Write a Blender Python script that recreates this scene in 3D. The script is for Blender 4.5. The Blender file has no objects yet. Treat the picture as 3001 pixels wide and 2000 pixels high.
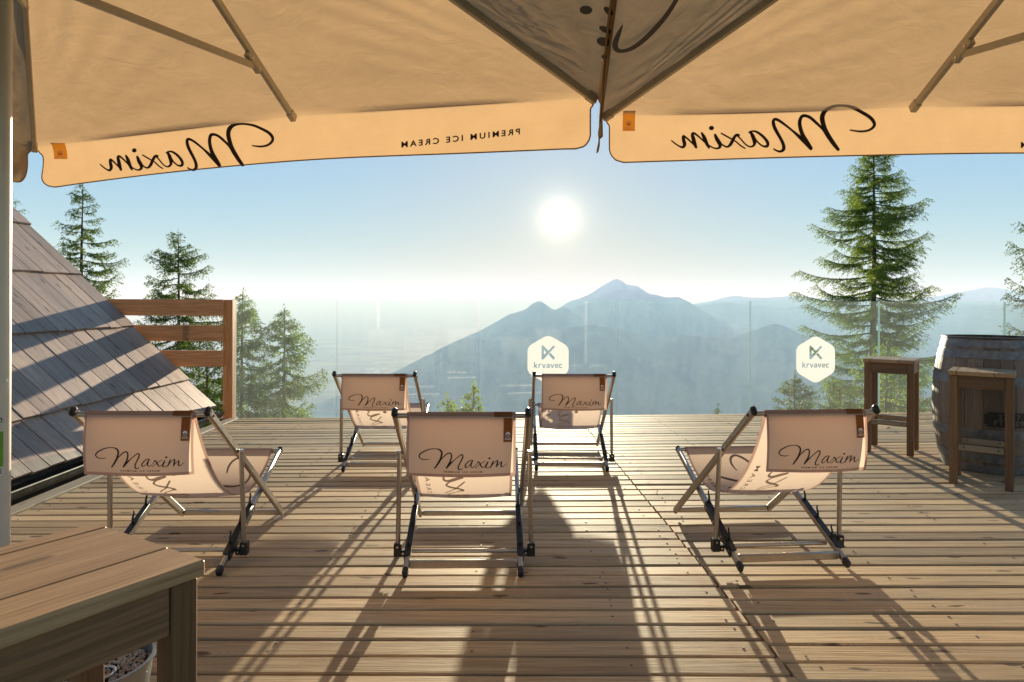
import bpy, bmesh, math, random
import numpy as np
from mathutils import Vector, Matrix, noise as mnoise
random.seed(7)
rng = np.random.RandomState(7)
sc = bpy.context.scene
COL = sc.collection
PI = math.pi

# ------------------------------------------------------------------ camera
F = 2003.0            # focal length in pixels of the 3001 px wide photograph
EYE = 1.15
ROLL = 0.0037
cam_d = bpy.data.cameras.new("camera")
cam = bpy.data.objects.new("camera", cam_d)
COL.objects.link(cam)
cam_d.sensor_width = 36.0
cam_d.lens = F / 3001.0 * 36.0
cam_d.shift_y = -114.0 / 3001.0
cam_d.clip_start = 0.05
cam_d.clip_end = 200000.0
cam.matrix_world = (Matrix.Translation((0, 0, EYE)) @ Matrix.Rotation(-ROLL, 4, 'Y') @ Matrix.Rotation(math.radians(90), 4, 'X'))
sc.camera = cam

# ------------------------------------------------------------------ light
SUN_AZ = math.radians(3.95)      # to the right of the view axis
SUN_EL = math.radians(7.0)
SUN = Vector((math.sin(SUN_AZ) * math.cos(SUN_EL), math.cos(SUN_AZ) * math.cos(SUN_EL), math.sin(SUN_EL)))
world = bpy.data.worlds.new("World")
sc.world = world
world.use_nodes = True
wt = world.node_tree
wt.nodes.clear()
wo = wt.nodes.new("ShaderNodeOutputWorld")
bg = wt.nodes.new("ShaderNodeBackground")
SKY_A = 1.45
sky = wt.nodes.new("ShaderNodeTexSky")
sky.sky_type = 'NISHITA'
sky.sun_disc = False
sky.sun_elevation = SUN_EL
sky.sun_rotation = SUN_AZ
sky.altitude = 1400
sky.air_density = 1.0
sky.dust_density = 0.4
sky.ozone_density = 2.2
bg.inputs[1].default_value = 0.15
# soft shoulder on the brightest part of the sky, so the whole dome stays within the photograph's range
sep = wt.nodes.new("ShaderNodeRGBToBW"); wt.links.new(sky.outputs[0], sep.inputs[0])
dv = wt.nodes.new("ShaderNodeMath"); dv.operation = 'DIVIDE'; dv.inputs[0].default_value = SKY_A
ad = wt.nodes.new("ShaderNodeMath"); ad.operation = 'ADD'; ad.inputs[1].default_value = SKY_A; wt.links.new(sep.outputs[0], ad.inputs[0])
wt.links.new(ad.outputs[0], dv.inputs[1])
sm = wt.nodes.new("ShaderNodeVectorMath"); sm.operation = 'SCALE'; wt.links.new(sky.outputs[0], sm.inputs[0]); wt.links.new(dv.outputs[0], sm.inputs['Scale'])
wt.links.new(sm.outputs[0], bg.inputs[0])
# the solar disc and the bright aureole round it
tc = wt.nodes.new("ShaderNodeTexCoord")
dot = wt.nodes.new("ShaderNodeVectorMath"); dot.operation = 'DOT_PRODUCT'
dot.inputs[1].default_value = SUN
wt.links.new(tc.outputs['Generated'], dot.inputs[0])
def wmath(op, a, b=None, clamp=False):
    n = wt.nodes.new("ShaderNodeMath"); n.operation = op; n.use_clamp = clamp
    for i, v in enumerate((a, b)):
        if v is None: continue
        if isinstance(v, (int, float)): n.inputs[i].default_value = v
        else: wt.links.new(v, n.inputs[i])
    return n.outputs[0]
ang = wmath('ARCCOSINE', wmath('MINIMUM', dot.outputs['Value'], 0.9999999))
degs = wmath('MULTIPLY', ang, 180 / PI)
disc = wmath('MULTIPLY', wmath('SUBTRACT', 1.0, wmath('DIVIDE', wmath('SUBTRACT', degs, 0.30), 0.25), True), 12.0)
aur1 = wmath('MULTIPLY', wmath('POWER', 2.718, wmath('MULTIPLY', degs, -1.5)), 1.0)
aur2 = wmath('MULTIPLY', wmath('POWER', 2.718, wmath('MULTIPLY', degs, -0.35)), 0.07)
tot = wmath('ADD', disc, wmath('ADD', aur1, aur2))
bg2 = wt.nodes.new("ShaderNodeBackground")
bg2.inputs[0].default_value = (1.0, 0.88, 0.66, 1)
wt.links.new(tot, bg2.inputs[1])
add = wt.nodes.new("ShaderNodeAddShader")
wt.links.new(bg.outputs[0], add.inputs[0]); wt.links.new(bg2.outputs[0], add.inputs[1])
wt.links.new(add.outputs[0], wo.inputs[0])

sun_d = bpy.data.lights.new("sun", 'SUN')
sun_d.energy = 5.0
sun_d.angle = math.radians(0.5)
sun_d.color = (1.0, 0.86, 0.69)
sun = bpy.data.objects.new("sun", sun_d)
sun.rotation_euler = SUN.to_track_quat('Z', 'Y').to_euler()
sun.location = (0, 0, 30)
COL.objects.link(sun)

sc.view_settings.view_transform = 'Standard'
sc.view_settings.look = 'None'
sc.view_settings.exposure = 1.72
sc.view_settings.gamma = 1.0
sc.view_settings.use_curve_mapping = False
sc.render.engine = 'CYCLES'
cy = sc.cycles
cy.use_denoising = True
cy.max_bounces = 8
cy.diffuse_bounces = 4
cy.glossy_bounces = 3
cy.transmission_bounces = 6
cy.transparent_max_bounces = 16
cy.volume_bounces = 1
cy.sample_clamp_indirect = 6.0
cy.caustics_reflective = False
cy.caustics_refractive = False

# ------------------------------------------------------------------ helpers
def horizon(px): return 886.0 + ROLL * (px - 1500.5)
def P(px, py, D):
    """world point seen at photograph pixel (px, py) at depth D"""
    return Vector(((px - 1500.5) * D / F, D, EYE + (horizon(px) - py) * D / F))
def G(px, py, z=0.0):
    D = (EYE - z) * F / (py - horizon(px))
    return P(px, py, D)
def ray_plane(px, py, p0, n):
    d = P(px, py, 1.0) - Vector((0, 0, EYE))
    o = Vector((0, 0, EYE))
    t = (Vector(p0) - o).dot(n) / d.dot(n)
    return o + d * t

def tag(o, label=None, cat=None, group=None, kind=None):
    if label: o['label'] = label
    if cat: o['category'] = cat
    if group: o['group'] = group
    if kind: o['kind'] = kind
    return o
def empty(name, loc=(0, 0, 0), rz=0.0):
    o = bpy.data.objects.new(name, None)
    o.location = loc; o.rotation_euler = (0, 0, rz)
    o.empty_display_size = 0.1
    COL.objects.link(o)
    return o
def mk(name, verts, faces, mat, parent=None, smooth=False, org=None, mats=None, fm=None):
    me = bpy.data.meshes.new(name)
    if org is not None:
        ox, oy, oz = org
        verts = [(v[0] - ox, v[1] - oy, v[2] - oz) for v in verts]
    me.from_pydata([tuple(v) for v in verts], [], [tuple(f) for f in faces])
    me.materials.append(mat)
    if mats:
        for m in mats: me.materials.append(m)
        me.polygons.foreach_set('material_index', fm)
    if smooth: me.polygons.foreach_set('use_smooth', [True] * len(me.polygons))
    me.update()
    o = bpy.data.objects.new(name, me)
    COL.objects.link(o)
    if parent: o.parent = parent
    return o
def kids(o): return [c for c in bpy.data.objects if c.parent == o]
def copy_tree(o, parent=None):
    c = o.copy(); COL.objects.link(c); c.parent = parent
    for ch in kids(o): copy_tree(ch, c)
    return c

class MB:
    """collects boxes, bars, tubes into one mesh"""
    def __init__(s): s.v = []; s.f = []
    def add(s, vs, fs):
        b = len(s.v); s.v += [tuple(v) for v in vs]; s.f += [tuple(i + b for i in f) for f in fs]
        return s
    def box(s, x0, x1, y0, y1, z0, z1, c=0.0):
        return s.bar((x0, (y0 + y1) / 2, (z0 + z1) / 2), (x1, (y0 + y1) / 2, (z0 + z1) / 2), abs(y1 - y0), abs(z1 - z0), c, up=(0, 0, 1))
    def bar(s, a, b, w, h, c=0.0, up=(0, 0, 1)):
        """rectangular bar a->b, w across, h along up, edges chamfered by c"""
        a = Vector(a); b = Vector(b); d = (b - a).normalized(); up = Vector(up)
        r = d.cross(up)
        if r.length < 1e-4: r = d.cross(Vector((0, 1, 0)))
        r.normalize(); u = r.cross(d).normalized()
        w /= 2; h /= 2
        if c <= 0:
            pr = [(-w, -h), (w, -h), (w, h), (-w, h)]
            rings = [(a, 1.0), (b, 1.0)]
        else:
            pr = [(-w + c, -h), (w - c, -h), (w, -h + c), (w, h - c), (w - c, h), (-w + c, h), (-w, h - c), (-w, -h + c)]
            rings = [(a, 0), (a + d * c, 1), (b - d * c, 1), (b, 0)]
        vs = []; n = len(pr)
        for p, k in rings:
            for x, y in pr:
                if c > 0 and k == 0:
                    x = max(-w + c, min(w - c, x)); y = max(-h + c, min(h - c, y))
                vs.append(p + r * x + u * y)
        fs = []
        m = len(rings)
        for i in range(m - 1):
            for j in range(n):
                fs.append((i * n + j, i * n + (j + 1) % n, (i + 1) * n + (j + 1) % n, (i + 1) * n + j))
        fs.append(tuple(range(n))[::-1]); fs.append(tuple((m - 1) * n + j for j in range(n)))
        return s.add(vs, fs)
    def tube(s, pts, r, n=10, caps=True, flat=None, up=(0, 0, 1)):
        """tube along pts; r a number or list; flat=(a,b) gives an oval section"""
        pts = [Vector(p) for p in pts]; m = len(pts)
        rs = r if isinstance(r, (list, tuple)) else [r] * m
        vs = []
        prev = None
        for i, p in enumerate(pts):
            d = (pts[min(i + 1, m - 1)] - pts[max(i - 1, 0)]).normalized()
            if prev is None:
                x = d.cross(Vector(up))
                if x.length < 1e-3: x = d.cross(Vector((1, 0, 0)))
            else:
                x = prev - d * prev.dot(d)
            x.normalize(); prev = x; y = x.cross(d)
            for k in range(n):
                a = 2 * PI * k / n
                ca, sa = math.cos(a), math.sin(a)
                if flat:
                    e = 0.6
                    ca = math.copysign(abs(ca) ** e, ca) * flat[0]; sa = math.copysign(abs(sa) ** e, sa) * flat[1]
                    vs.append(p + x * ca + y * sa)
                else:
                    vs.append(p + x * ca * rs[i] + y * sa * rs[i])
        fs = []
        for i in range(m - 1):
            for k in range(n):
                fs.append((i * n + k, i * n + (k + 1) % n, (i + 1) * n + (k + 1) % n, (i + 1) * n + k))
        if caps:
            fs.append(tuple(range(n))[::-1]); fs.append(tuple((m - 1) * n + k for k in range(n)))
        return s.add(vs, fs)
    def lathe(s, prof, n=32, cx=0, cy=0, a0=0, a1=2 * PI):
        full = abs(a1 - a0 - 2 * PI) < 1e-6
        m = n if full else n + 1
        vs = []
        for r, z in prof:
            for k in range(m):
                a = a0 + (a1 - a0) * k / n
                vs.append((cx + r * math.cos(a), cy + r * math.sin(a), z))
        fs = []
        for i in range(len(prof) - 1):
            for k in range(n):
                fs.append((i * m + k, i * m + (k + 1) % m, (i + 1) * m + (k + 1) % m, (i + 1) * m + k))
        return s.add(vs, fs)
    def disc(s, c, nrm, r, n=12, t=0.002):
        nrm = Vector(nrm).normalized(); c = Vector(c)
        return s.tube([c - nrm * t, c + nrm * t], r, n)
    def build(s, name, mat, parent=None, smooth=False, org=None, angle=None):
        o = mk(name, s.v, s.f, mat, parent, smooth or angle is not None, org)
        if angle is not None:
            o.data.set_sharp_from_angle(angle=math.radians(angle))
        return o

# ------------------------------------------------------------------ materials
class NT:
    def __init__(s, name):
        s.m = bpy.data.materials.new(name); s.m.use_nodes = True
        s.t = s.m.node_tree; s.t.nodes.clear()
        s.out = s.t.nodes.new("ShaderNodeOutputMaterial")
    def n(s, ty, **kw):
        nd = s.t.nodes.new(ty)
        for k, v in kw.items(): setattr(nd, k, v)
        return nd
    def l(s, a, b): s.t.links.new(a, b)
    def set(s, nd, i, v):
        if hasattr(v, 'is_linked') or isinstance(v, bpy.types.NodeSocket): s.l(v, nd.inputs[i])
        else: nd.inputs[i].default_value = v
    def math(s, op, a, b=0.0, clamp=False):
        nd = s.n("ShaderNodeMath", operation=op, use_clamp=clamp)
        s.set(nd, 0, a); s.set(nd, 1, b); return nd.outputs[0]
    def mix(s, f, a, b, bt='MIX'):
        nd = s.n("ShaderNodeMixRGB", blend_type=bt)
        s.set(nd, 0, f)
        for i, c in ((1, a), (2, b)):
            if isinstance(c, tuple): c = (c[0], c[1], c[2], 1)
            s.set(nd, i, c)
        return nd.outputs[0]
    def noise(s, vec, scale, detail=3, rough=0.55, dist=0.0):
        nd = s.n("ShaderNodeTexNoise"); nd.inputs['Scale'].default_value = scale
        nd.inputs['Detail'].default_value = detail; nd.inputs['Roughness'].default_value = rough
        nd.inputs['Distortion'].default_value = dist
        if vec is not None: s.l(vec, nd.inputs['Vector'])
        return nd.outputs['Fac']
    def ramp(s, f, stops):
        nd = s.n("ShaderNodeValToRGB"); e = nd.color_ramp.elements
        while len(e) < len(stops): e.new(0.5)
        for i, (p, c) in enumerate(stops):
            e[i].position = p
            e[i].color = (c, c, c, 1) if isinstance(c, (int, float)) else (c[0], c[1], c[2], 1)
        s.l(f, nd.inputs[0]); return nd.outputs[0]
    def mapping(s, vec, scale=(1, 1, 1), loc=(0, 0, 0), rot=(0, 0, 0)):
        nd = s.n("ShaderNodeMapping"); s.l(vec, nd.inputs[0])
        nd.inputs['Scale'].default_value = scale; nd.inputs['Location'].default_value = loc; nd.inputs['Rotation'].default_value = rot
        return nd.outputs[0]
    def coords(s, rnd=True):
        tc = s.n("ShaderNodeTexCoord"); v = tc.outputs['Object']
        if rnd:
            oi = s.n("ShaderNodeObjectInfo")
            cm = s.n("ShaderNodeCombineXYZ")
            s.l(s.math('MULTIPLY', oi.outputs['Random'], 37.0), cm.inputs[0])
            s.l(s.math('MULTIPLY', oi.outputs['Random'], 91.0), cm.inputs[1])
            s.l(s.math('MULTIPLY', oi.outputs['Random'], 53.0), cm.inputs[2])
            va = s.n("ShaderNodeVectorMath", operation='ADD'); s.l(v, va.inputs[0]); s.l(cm.outputs[0], va.inputs[1])
            return va.outputs[0], oi.outputs['Random']
        return v, None
    def bump(s, h, strength=0.3, dist=0.002, nrm=None):
        b = s.n("ShaderNodeBump"); b.inputs['Strength'].default_value = strength; b.inputs['Distance'].default_value = dist
        s.l(h, b.inputs['Height'])
        if nrm is not None: s.l(nrm, b.inputs['Normal'])
        return b.outputs[0]
    def pbr(s, col, rough=0.6, metal=0.0, nrm=None, spec=0.5):
        b = s.n("ShaderNodeBsdfPrincipled")
        if isinstance(col, tuple): col = (col[0], col[1], col[2], 1)
        s.set(b, 'Base Color', col); s.set(b, 'Roughness', rough); s.set(b, 'Metallic', metal)
        b.inputs['Specular IOR Level'].default_value = spec
        if nrm is not None: s.l(nrm, b.inputs['Normal'])
        return b
    def done(s, sh): s.l(sh, s.out.inputs['Surface']); return s.m

def wood(name, light, mid, dark, axis=0, rough=0.6, var=0.35, knots=0.5, bumpd=0.0015, spec=0.4, gscale=1.0, grey=None):
    t = NT(name)
    v, rnd = t.coords()
    sc_ = [26.0 * gscale] * 3; sc_[axis] = 1.1 * gscale
    g1 = t.noise(t.mapping(v, tuple(sc_)), 1.6, 4, 0.6, 0.6)
    sc2 = [150.0 * gscale] * 3; sc2[axis] = 3.0 * gscale
    g2 = t.noise(t.mapping(v, tuple(sc2)), 1.3, 3, 0.6)
    sc3 = [5.0] * 3; sc3[axis] = 1.3
    g3 = t.noise(t.mapping(v, tuple(sc3)), 1.0, 4, 0.6)
    base = t.mix(t.ramp(g1, [(0.36, 0.0), (0.64, 1.0)]), mid, light)
    base = t.mix(t.math('MULTIPLY', t.ramp(g2, [(0.47, 0.0), (0.66, 1.0)]), 0.55), base, dark)
    base = t.mix(t.math('MULTIPLY', t.ramp(g3, [(0.45, 0.0), (0.75, 1.0)]), 0.5), base, grey or mid)
    hv = t.ramp(rnd, [(0.0, 1.0 - var), (1.0, 1.0 + var * 0.25)])
    base = t.mix(1.0, base, hv, 'MULTIPLY')
    h = t.math('ADD', t.math('MULTIPLY', g1, 0.5), g2)
    if knots > 0:
        ks = [6.0] * 3; ks[axis] = 1.5
        vo = t.n("ShaderNodeTexVoronoi"); vo.voronoi_dimensions = '2D'; vo.inputs['Scale'].default_value = 1.0
        wv0 = t.noise(t.mapping(v, (9, 9, 9)), 1.0, 2, 0.5)
        sh = t.n("ShaderNodeVectorMath", operation='ADD'); cmb = t.n("ShaderNodeCombineXYZ")
        t.l(t.math('MULTIPLY', wv0, 0.25), cmb.inputs[1]); t.l(t.mapping(v, tuple(ks)), sh.inputs[0]); t.l(cmb.outputs[0], sh.inputs[1])
        t.l(sh.outputs[0], vo.inputs['Vector'])
        k = t.ramp(vo.outputs['Distance'], [(0.035, 1.0), (0.06, 0.0)])
        ring = t.ramp(vo.outputs['Distance'], [(0.06, 0.7), (0.28, 0.0)])
        wv = t.math('MULTIPLY', ring, t.math('SINE', t.math('MULTIPLY', vo.outputs['Distance'], 150.0), 0), True)
        base = t.mix(t.math('MULTIPLY', k, knots), base, tuple(c * 0.42 for c in dark))
        base = t.mix(t.math('MULTIPLY', wv, 0.5 * knots), base, dark)
    b = t.pbr(base, rough, 0, t.bump(h, 0.6, bumpd), spec)
    return t.done(b.outputs[0])

def plain(name, col, rough=0.5, metal=0.0, nsc=30.0, namp=0.12, bumpd=0.0, spec=0.5):
    t = NT(name); v, r = t.coords()
    g = t.noise(v, nsc, 4, 0.6)
    c = t.mix(t.ramp(g, [(0.3, 0.0), (0.7, 1.0)]), tuple(x * (1 - namp) for x in col), tuple(min(1, x * (1 + namp)) for x in col))
    rr = t.math('ADD', t.math('MULTIPLY', g, 0.15), rough - 0.07)
    b = t.pbr(c, rr, metal, t.bump(g, 0.4, bumpd) if bumpd else None, spec)
    return t.done(b.outputs[0])

def cloth(name, col, tr=0.5, wr=0.0, weave=900.0, wrink=6.0, stain=0.1):
    t = NT(name); v, r = t.coords(False)
    g = t.noise(v, 7.0, 4, 0.6)
    c = t.mix(t.ramp(g, [(0.35, 0.0), (0.7, 1.0)]), tuple(x * (1 - stain) for x in col), col)
    w = t.noise(v, weave, 2, 0.5)
    nrm = t.bump(w, 0.15, 0.0006)
    if wr > 0:
        w1 = t.noise(t.mapping(v, (1.0, 1.0, 2.6)), wrink, 5, 0.55, 1.2)
        nrm = t.bump(w1, 1.0, wr, nrm)
    d = t.n("ShaderNodeBsdfDiffuse"); tr_ = t.n("ShaderNodeBsdfTranslucent")
    for nd in (d, tr_): t.l(c, nd.inputs['Color']); t.l(nrm, nd.inputs['Normal'])
    mx = t.n("ShaderNodeMixShader"); mx.inputs[0].default_value = tr
    t.l(d.outputs[0], mx.inputs[1]); t.l(tr_.outputs[0], mx.inputs[2])
    return t.done(mx.outputs[0])

M = {}
M['deck'] = wood('deck_wood', (0.78, 0.53, 0.29), (0.62, 0.40, 0.21), (0.26, 0.15, 0.07), 0, 0.68, 0.36, 0.9, 0.0022, 0.15, 1.0, (0.43, 0.35, 0.25))
M['deck_y'] = wood('deck_wood_lengthways', (0.50, 0.40, 0.27), (0.40, 0.30, 0.19), (0.2, 0.14, 0.085), 1, 0.6, 0.2, 0.5, 0.0015, 0.4)
M['roof'] = wood('roof_wood', (0.46, 0.35, 0.255), (0.33, 0.25, 0.19), (0.11, 0.08, 0.065), 0, 0.55, 0.3, 0.95, 0.003, 0.45, 0.8, (0.25, 0.215, 0.19))
M['rail'] = wood('larch_rail', (0.80, 0.37, 0.14), (0.66, 0.28, 0.10), (0.2, 0.09, 0.045), 0, 0.55, 0.15, 0.5, 0.001)
M['post'] = wood('larch_post', (0.80, 0.38, 0.13), (0.66, 0.28, 0.09), (0.2, 0.09, 0.04), 2, 0.55, 0.15, 0.0, 0.001)
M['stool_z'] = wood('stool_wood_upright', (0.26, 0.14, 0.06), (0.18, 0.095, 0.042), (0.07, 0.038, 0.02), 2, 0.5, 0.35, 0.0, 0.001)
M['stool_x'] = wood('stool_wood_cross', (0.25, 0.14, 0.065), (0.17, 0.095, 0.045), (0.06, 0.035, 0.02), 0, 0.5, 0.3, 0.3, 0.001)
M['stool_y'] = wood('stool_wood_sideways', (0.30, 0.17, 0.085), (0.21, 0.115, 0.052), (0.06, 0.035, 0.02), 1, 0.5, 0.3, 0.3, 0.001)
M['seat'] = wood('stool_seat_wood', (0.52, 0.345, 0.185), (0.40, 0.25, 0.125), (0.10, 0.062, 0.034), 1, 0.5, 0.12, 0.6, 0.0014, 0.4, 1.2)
M['stretcher'] = wood('stool_stretcher_wood', (0.36, 0.30, 0.21), (0.27, 0.21, 0.135), (0.12, 0.08, 0.05), 0, 0.55, 0.2, 0.2, 0.001)
M['stave'] = wood('barrel_stave_wood', (0.30, 0.22, 0.16), (0.22, 0.15, 0.105), (0.10, 0.065, 0.045), 2, 0.55, 0.35, 0.0, 0.001)
M['hoop'] = plain('galvanised_hoop', (0.19, 0.18, 0.175), 0.55, 0.3, 25, 0.35, 0.0006)
M['lid'] = plain('dark_lid', (0.03, 0.028, 0.026), 0.5)
M['plate'] = plain('blackened_plate', (0.022, 0.018, 0.015), 0.55, 0.1, 60, 0.5, 0.001)
M['platetext'] = plain('worn_plate_print', (0.16, 0.13, 0.10), 0.6)
M['alu'] = plain('satin_aluminium', (0.44, 0.39, 0.34), 0.36, 0.92, 40, 0.08)
M['cap'] = plain('black_plastic', (0.012, 0.011, 0.011), 0.4, 0, 40, 0.2)
M['rivet'] = plain('rivet_steel', (0.7, 0.68, 0.64), 0.3, 1.0)
M['sling'] = cloth('deckchair_cloth', (0.73, 0.56, 0.45), 0.42, 0.0, 900, 6, 0.03)
M['hem'] = cloth('deckchair_hem_cloth', (0.52, 0.33, 0.26), 0.3, 0.0)
M['canopy'] = cloth('canopy_cloth', (0.46, 0.325, 0.175), 0.40, 0.005, 700, 5.0, 0.06)
M['canopyhem'] = cloth('canopy_hem_cloth', (0.40, 0.28, 0.16), 0.35)
M['ink'] = plain('dark_print', (0.014, 0.010, 0.009), 0.6, 0, 60, 0.1)
M['ink3'] = cloth('print_on_sling', (0.24, 0.20, 0.18), 0.6)
M['ink2'] = plain('brown_print', (0.028, 0.014, 0.010), 0.7, 0, 60, 0.1)
M['tag'] = cloth('brown_tag_cloth', (0.36, 0.15, 0.06), 0.45)
M['tagor'] = cloth('amber_tag_cloth', (0.85, 0.45, 0.08), 0.7)
M['white'] = plain('white_print', (0.8, 0.77, 0.72), 0.6, 0, 30, 0.03)
M['pale'] = cloth('white_tag_print', (0.95, 0.9, 0.82), 0.6)
M['frame'] = plain('umbrella_frame_paint', (0.50, 0.45, 0.36), 0.45, 0.15, 20, 0.06)
M['pole'] = plain('cream_pole_paint', (0.66, 0.62, 0.54), 0.32, 0.2, 12, 0.04)
M['green'] = plain('green_label_print', (0.16, 0.36, 0.02), 0.5)
M['gutter'] = plain('zinc_gutter', (0.20, 0.19, 0.16), 0.42, 0.7, 14, 0.35, 0.001)
M['under_dark'] = plain('dark_underside', (0.03, 0.025, 0.02), 0.9)  # near-black colour shared by joists, underlay, skirt board and roof base
M['bark'] = plain('larch_bark', (0.075, 0.055, 0.042), 0.85, 0, 20, 0.3, 0.004)
M['pebble'] = plain('pale_pebbles', (0.62, 0.52, 0.41), 0.6, 0, 160, 0.45)
M['zinc'] = plain('bucket_zinc', (0.30, 0.32, 0.33), 0.4, 0.7, 20, 0.2)
M['screw'] = plain('screw_head_steel', (0.16, 0.13, 0.11), 0.5, 0.6)
M['moss'] = plain('moss_and_grit', (0.05, 0.042, 0.022), 0.95, 0, 90, 0.6, 0.004)
M['leaf'] = plain('dry_leaf', (0.5, 0.3, 0.1), 0.7)

def needles(name, col, col2, tr=0.5):
    t = NT(name); v, r = t.coords(False)
    g = t.noise(v, 2.3, 3, 0.6)
    c = t.mix(t.ramp(g, [(0.38, 0.0), (0.62, 1.0)]), col, col2)
    d = t.n("ShaderNodeBsdfPrincipled"); t.l(c, d.inputs['Base Color']); d.inputs['Roughness'].default_value = 0.55
    d.inputs['Specular IOR Level'].default_value = 0.25
    tr_ = t.n("ShaderNodeBsdfTranslucent"); t.l(t.mix(1.0, c, (1.0, 1.0, 0.45), 'MULTIPLY'), tr_.inputs['Color'])
    mx = t.n("ShaderNodeMixShader"); mx.inputs[0].default_value = tr
    t.l(d.outputs[0], mx.inputs[1]); t.l(tr_.outputs[0], mx.inputs[2])
    return t.done(mx.outputs[0])
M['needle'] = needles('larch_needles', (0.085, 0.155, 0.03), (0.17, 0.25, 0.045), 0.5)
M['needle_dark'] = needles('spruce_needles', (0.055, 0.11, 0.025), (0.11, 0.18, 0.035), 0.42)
M['needle_lit'] = needles('sunlit_young_larch_needles', (0.13, 0.21, 0.03), (0.22, 0.30, 0.04), 0.55)  # lighter larch needles, with sunlight worked into the yellow-green colour

def glass_mat():
    t = NT('dusty_clear_glass'); v, r = t.coords(False)
    tr = t.n("ShaderNodeBsdfTransparent"); tr.inputs[0].default_value = (0.90, 0.965, 0.965, 1)
    gl = t.n("ShaderNodeBsdfGlossy"); gl.inputs['Roughness'].default_value = 0.015
    fr = t.n("ShaderNodeFresnel"); fr.inputs[0].default_value = 1.5
    m1 = t.n("ShaderNodeMixShader"); t.l(t.math('MULTIPLY', fr.outputs[0], 0.8), m1.inputs[0]); t.l(tr.outputs[0], m1.inputs[1]); t.l(gl.outputs[0], m1.inputs[2])
    du = t.n("ShaderNodeBsdfTranslucent"); du.inputs[0].default_value = (0.8, 0.92, 0.95, 1)
    st = t.noise(t.mapping(v, (9, 9, 1.2)), 2.0, 5, 0.65)
    sp = t.noise(v, 70.0, 2, 0.5)
    amt = t.math('ADD', t.math('MULTIPLY', t.ramp(st, [(0.3, 0.0), (0.8, 1.0)]), 0.014), 0.010)
    amt = t.math('ADD', amt, t.math('MULTIPLY', t.ramp(sp, [(0.74, 0.0), (0.80, 1.0)]), 0.10))
    m2 = t.n("ShaderNodeMixShader"); t.l(amt, m2.inputs[0]); t.l(m1.outputs[0], m2.inputs[1]); t.l(du.outputs[0], m2.inputs[2])
    return t.done(m2.outputs[0])
M['glass'] = glass_mat()
def glass_edge():
    t = NT('polished_glass_edge')
    b = t.pbr((0.45, 0.66, 0.62), 0.25); tl = t.n("ShaderNodeBsdfTranslucent"); tl.inputs[0].default_value = (0.6, 0.85, 0.8, 1)
    mx = t.n("ShaderNodeMixShader"); mx.inputs[0].default_value = 0.4
    t.l(b.outputs[0], mx.inputs[1]); t.l(tl.outputs[0], mx.inputs[2])
    return t.done(mx.outputs[0])
M['glassedge'] = glass_edge()
M['sticker'] = cloth('white_film', (0.74, 0.75, 0.76), 0.36, 0, 300, 5, 0.02)

def terrain(name, lo, hi, sc_):
    t = NT(name); v, r = t.coords(False)
    g = t.noise(v, sc_, 8, 0.65); g2 = t.noise(v, sc_ * 7, 5, 0.7)
    c = t.mix(t.ramp(g, [(0.4, 0.0), (0.62, 1.0)]), lo, hi)
    c = t.mix(t.math('MULTIPLY', g2, 0.5), c, tuple(x * 0.4 for x in lo))
    b = t.pbr(c, 0.9, 0, None, 0.1)
    return t.done(b.outputs[0])
M['forest'] = terrain('forested_slopes', (0.02, 0.03, 0.012), (0.26, 0.25, 0.16), 0.0022)
M['plain'] = terrain('valley_fields', (0.02, 0.04, 0.015), (0.36, 0.38, 0.18), 0.0011)

# ------------------------------------------------------------------ the setting: ground, mountains, haze
def fbm(x, y, s, o=5):
    return mnoise.fractal(Vector((x * s, y * s, 3.3)), 1.0, 2.0, o)

def ground():
    ys = [-3000, -800, -200, -60, -20, -8, 0, 4, 7.2, 8, 9, 10, 12, 14, 17, 20, 25, 32, 45, 70, 110, 180, 300, 500, 800, 1200, 1700, 1900, 2100, 2400, 3000, 4000, 5500, 7500, 10000, 13000, 16500, 25000, 45000, 75000]
    xs = [-75000, -40000, -16500, -9000, -5000, -2500, -1200, -600, -250, -100, -50, -25, -15, -10, -7, -5, -3.2, 0, 4, 8, 12, 18, 30, 60, 120, 300, 700, 1400, 3000, 6000, 10000, 16500, 40000, 75000]
    def z(x, y):
        if y < 7.2: return -1.7
        s = 0.30 * min(y - 7.2, 3) + 0.52 * max(0, y - 10.2)
        zz = -1.7 - s
        n = fbm(x, y, 0.004, 4) * 60 * min(1, (y - 7.2) / 500.0)
        return max(-1000.0 + 6 * fbm(x, y, 0.0006, 3), zz + n) if y < 2600 else -1000.0 + 6 * fbm(x, y, 0.0006, 3)
    vs = [(x, y, z(x, y)) for y in ys for x in xs]
    nx = len(xs)
    fs = [(j * nx + i, j * nx + i + 1, (j + 1) * nx + i + 1, (j + 1) * nx + i) for j in range(len(ys) - 1) for i in range(nx - 1)]
    return mk('ground', vs, fs, M['plain'], smooth=True)
tag(ground(), 'mountainside falling away below the deck to a hazy valley plain', None, None, 'structure')

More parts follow.
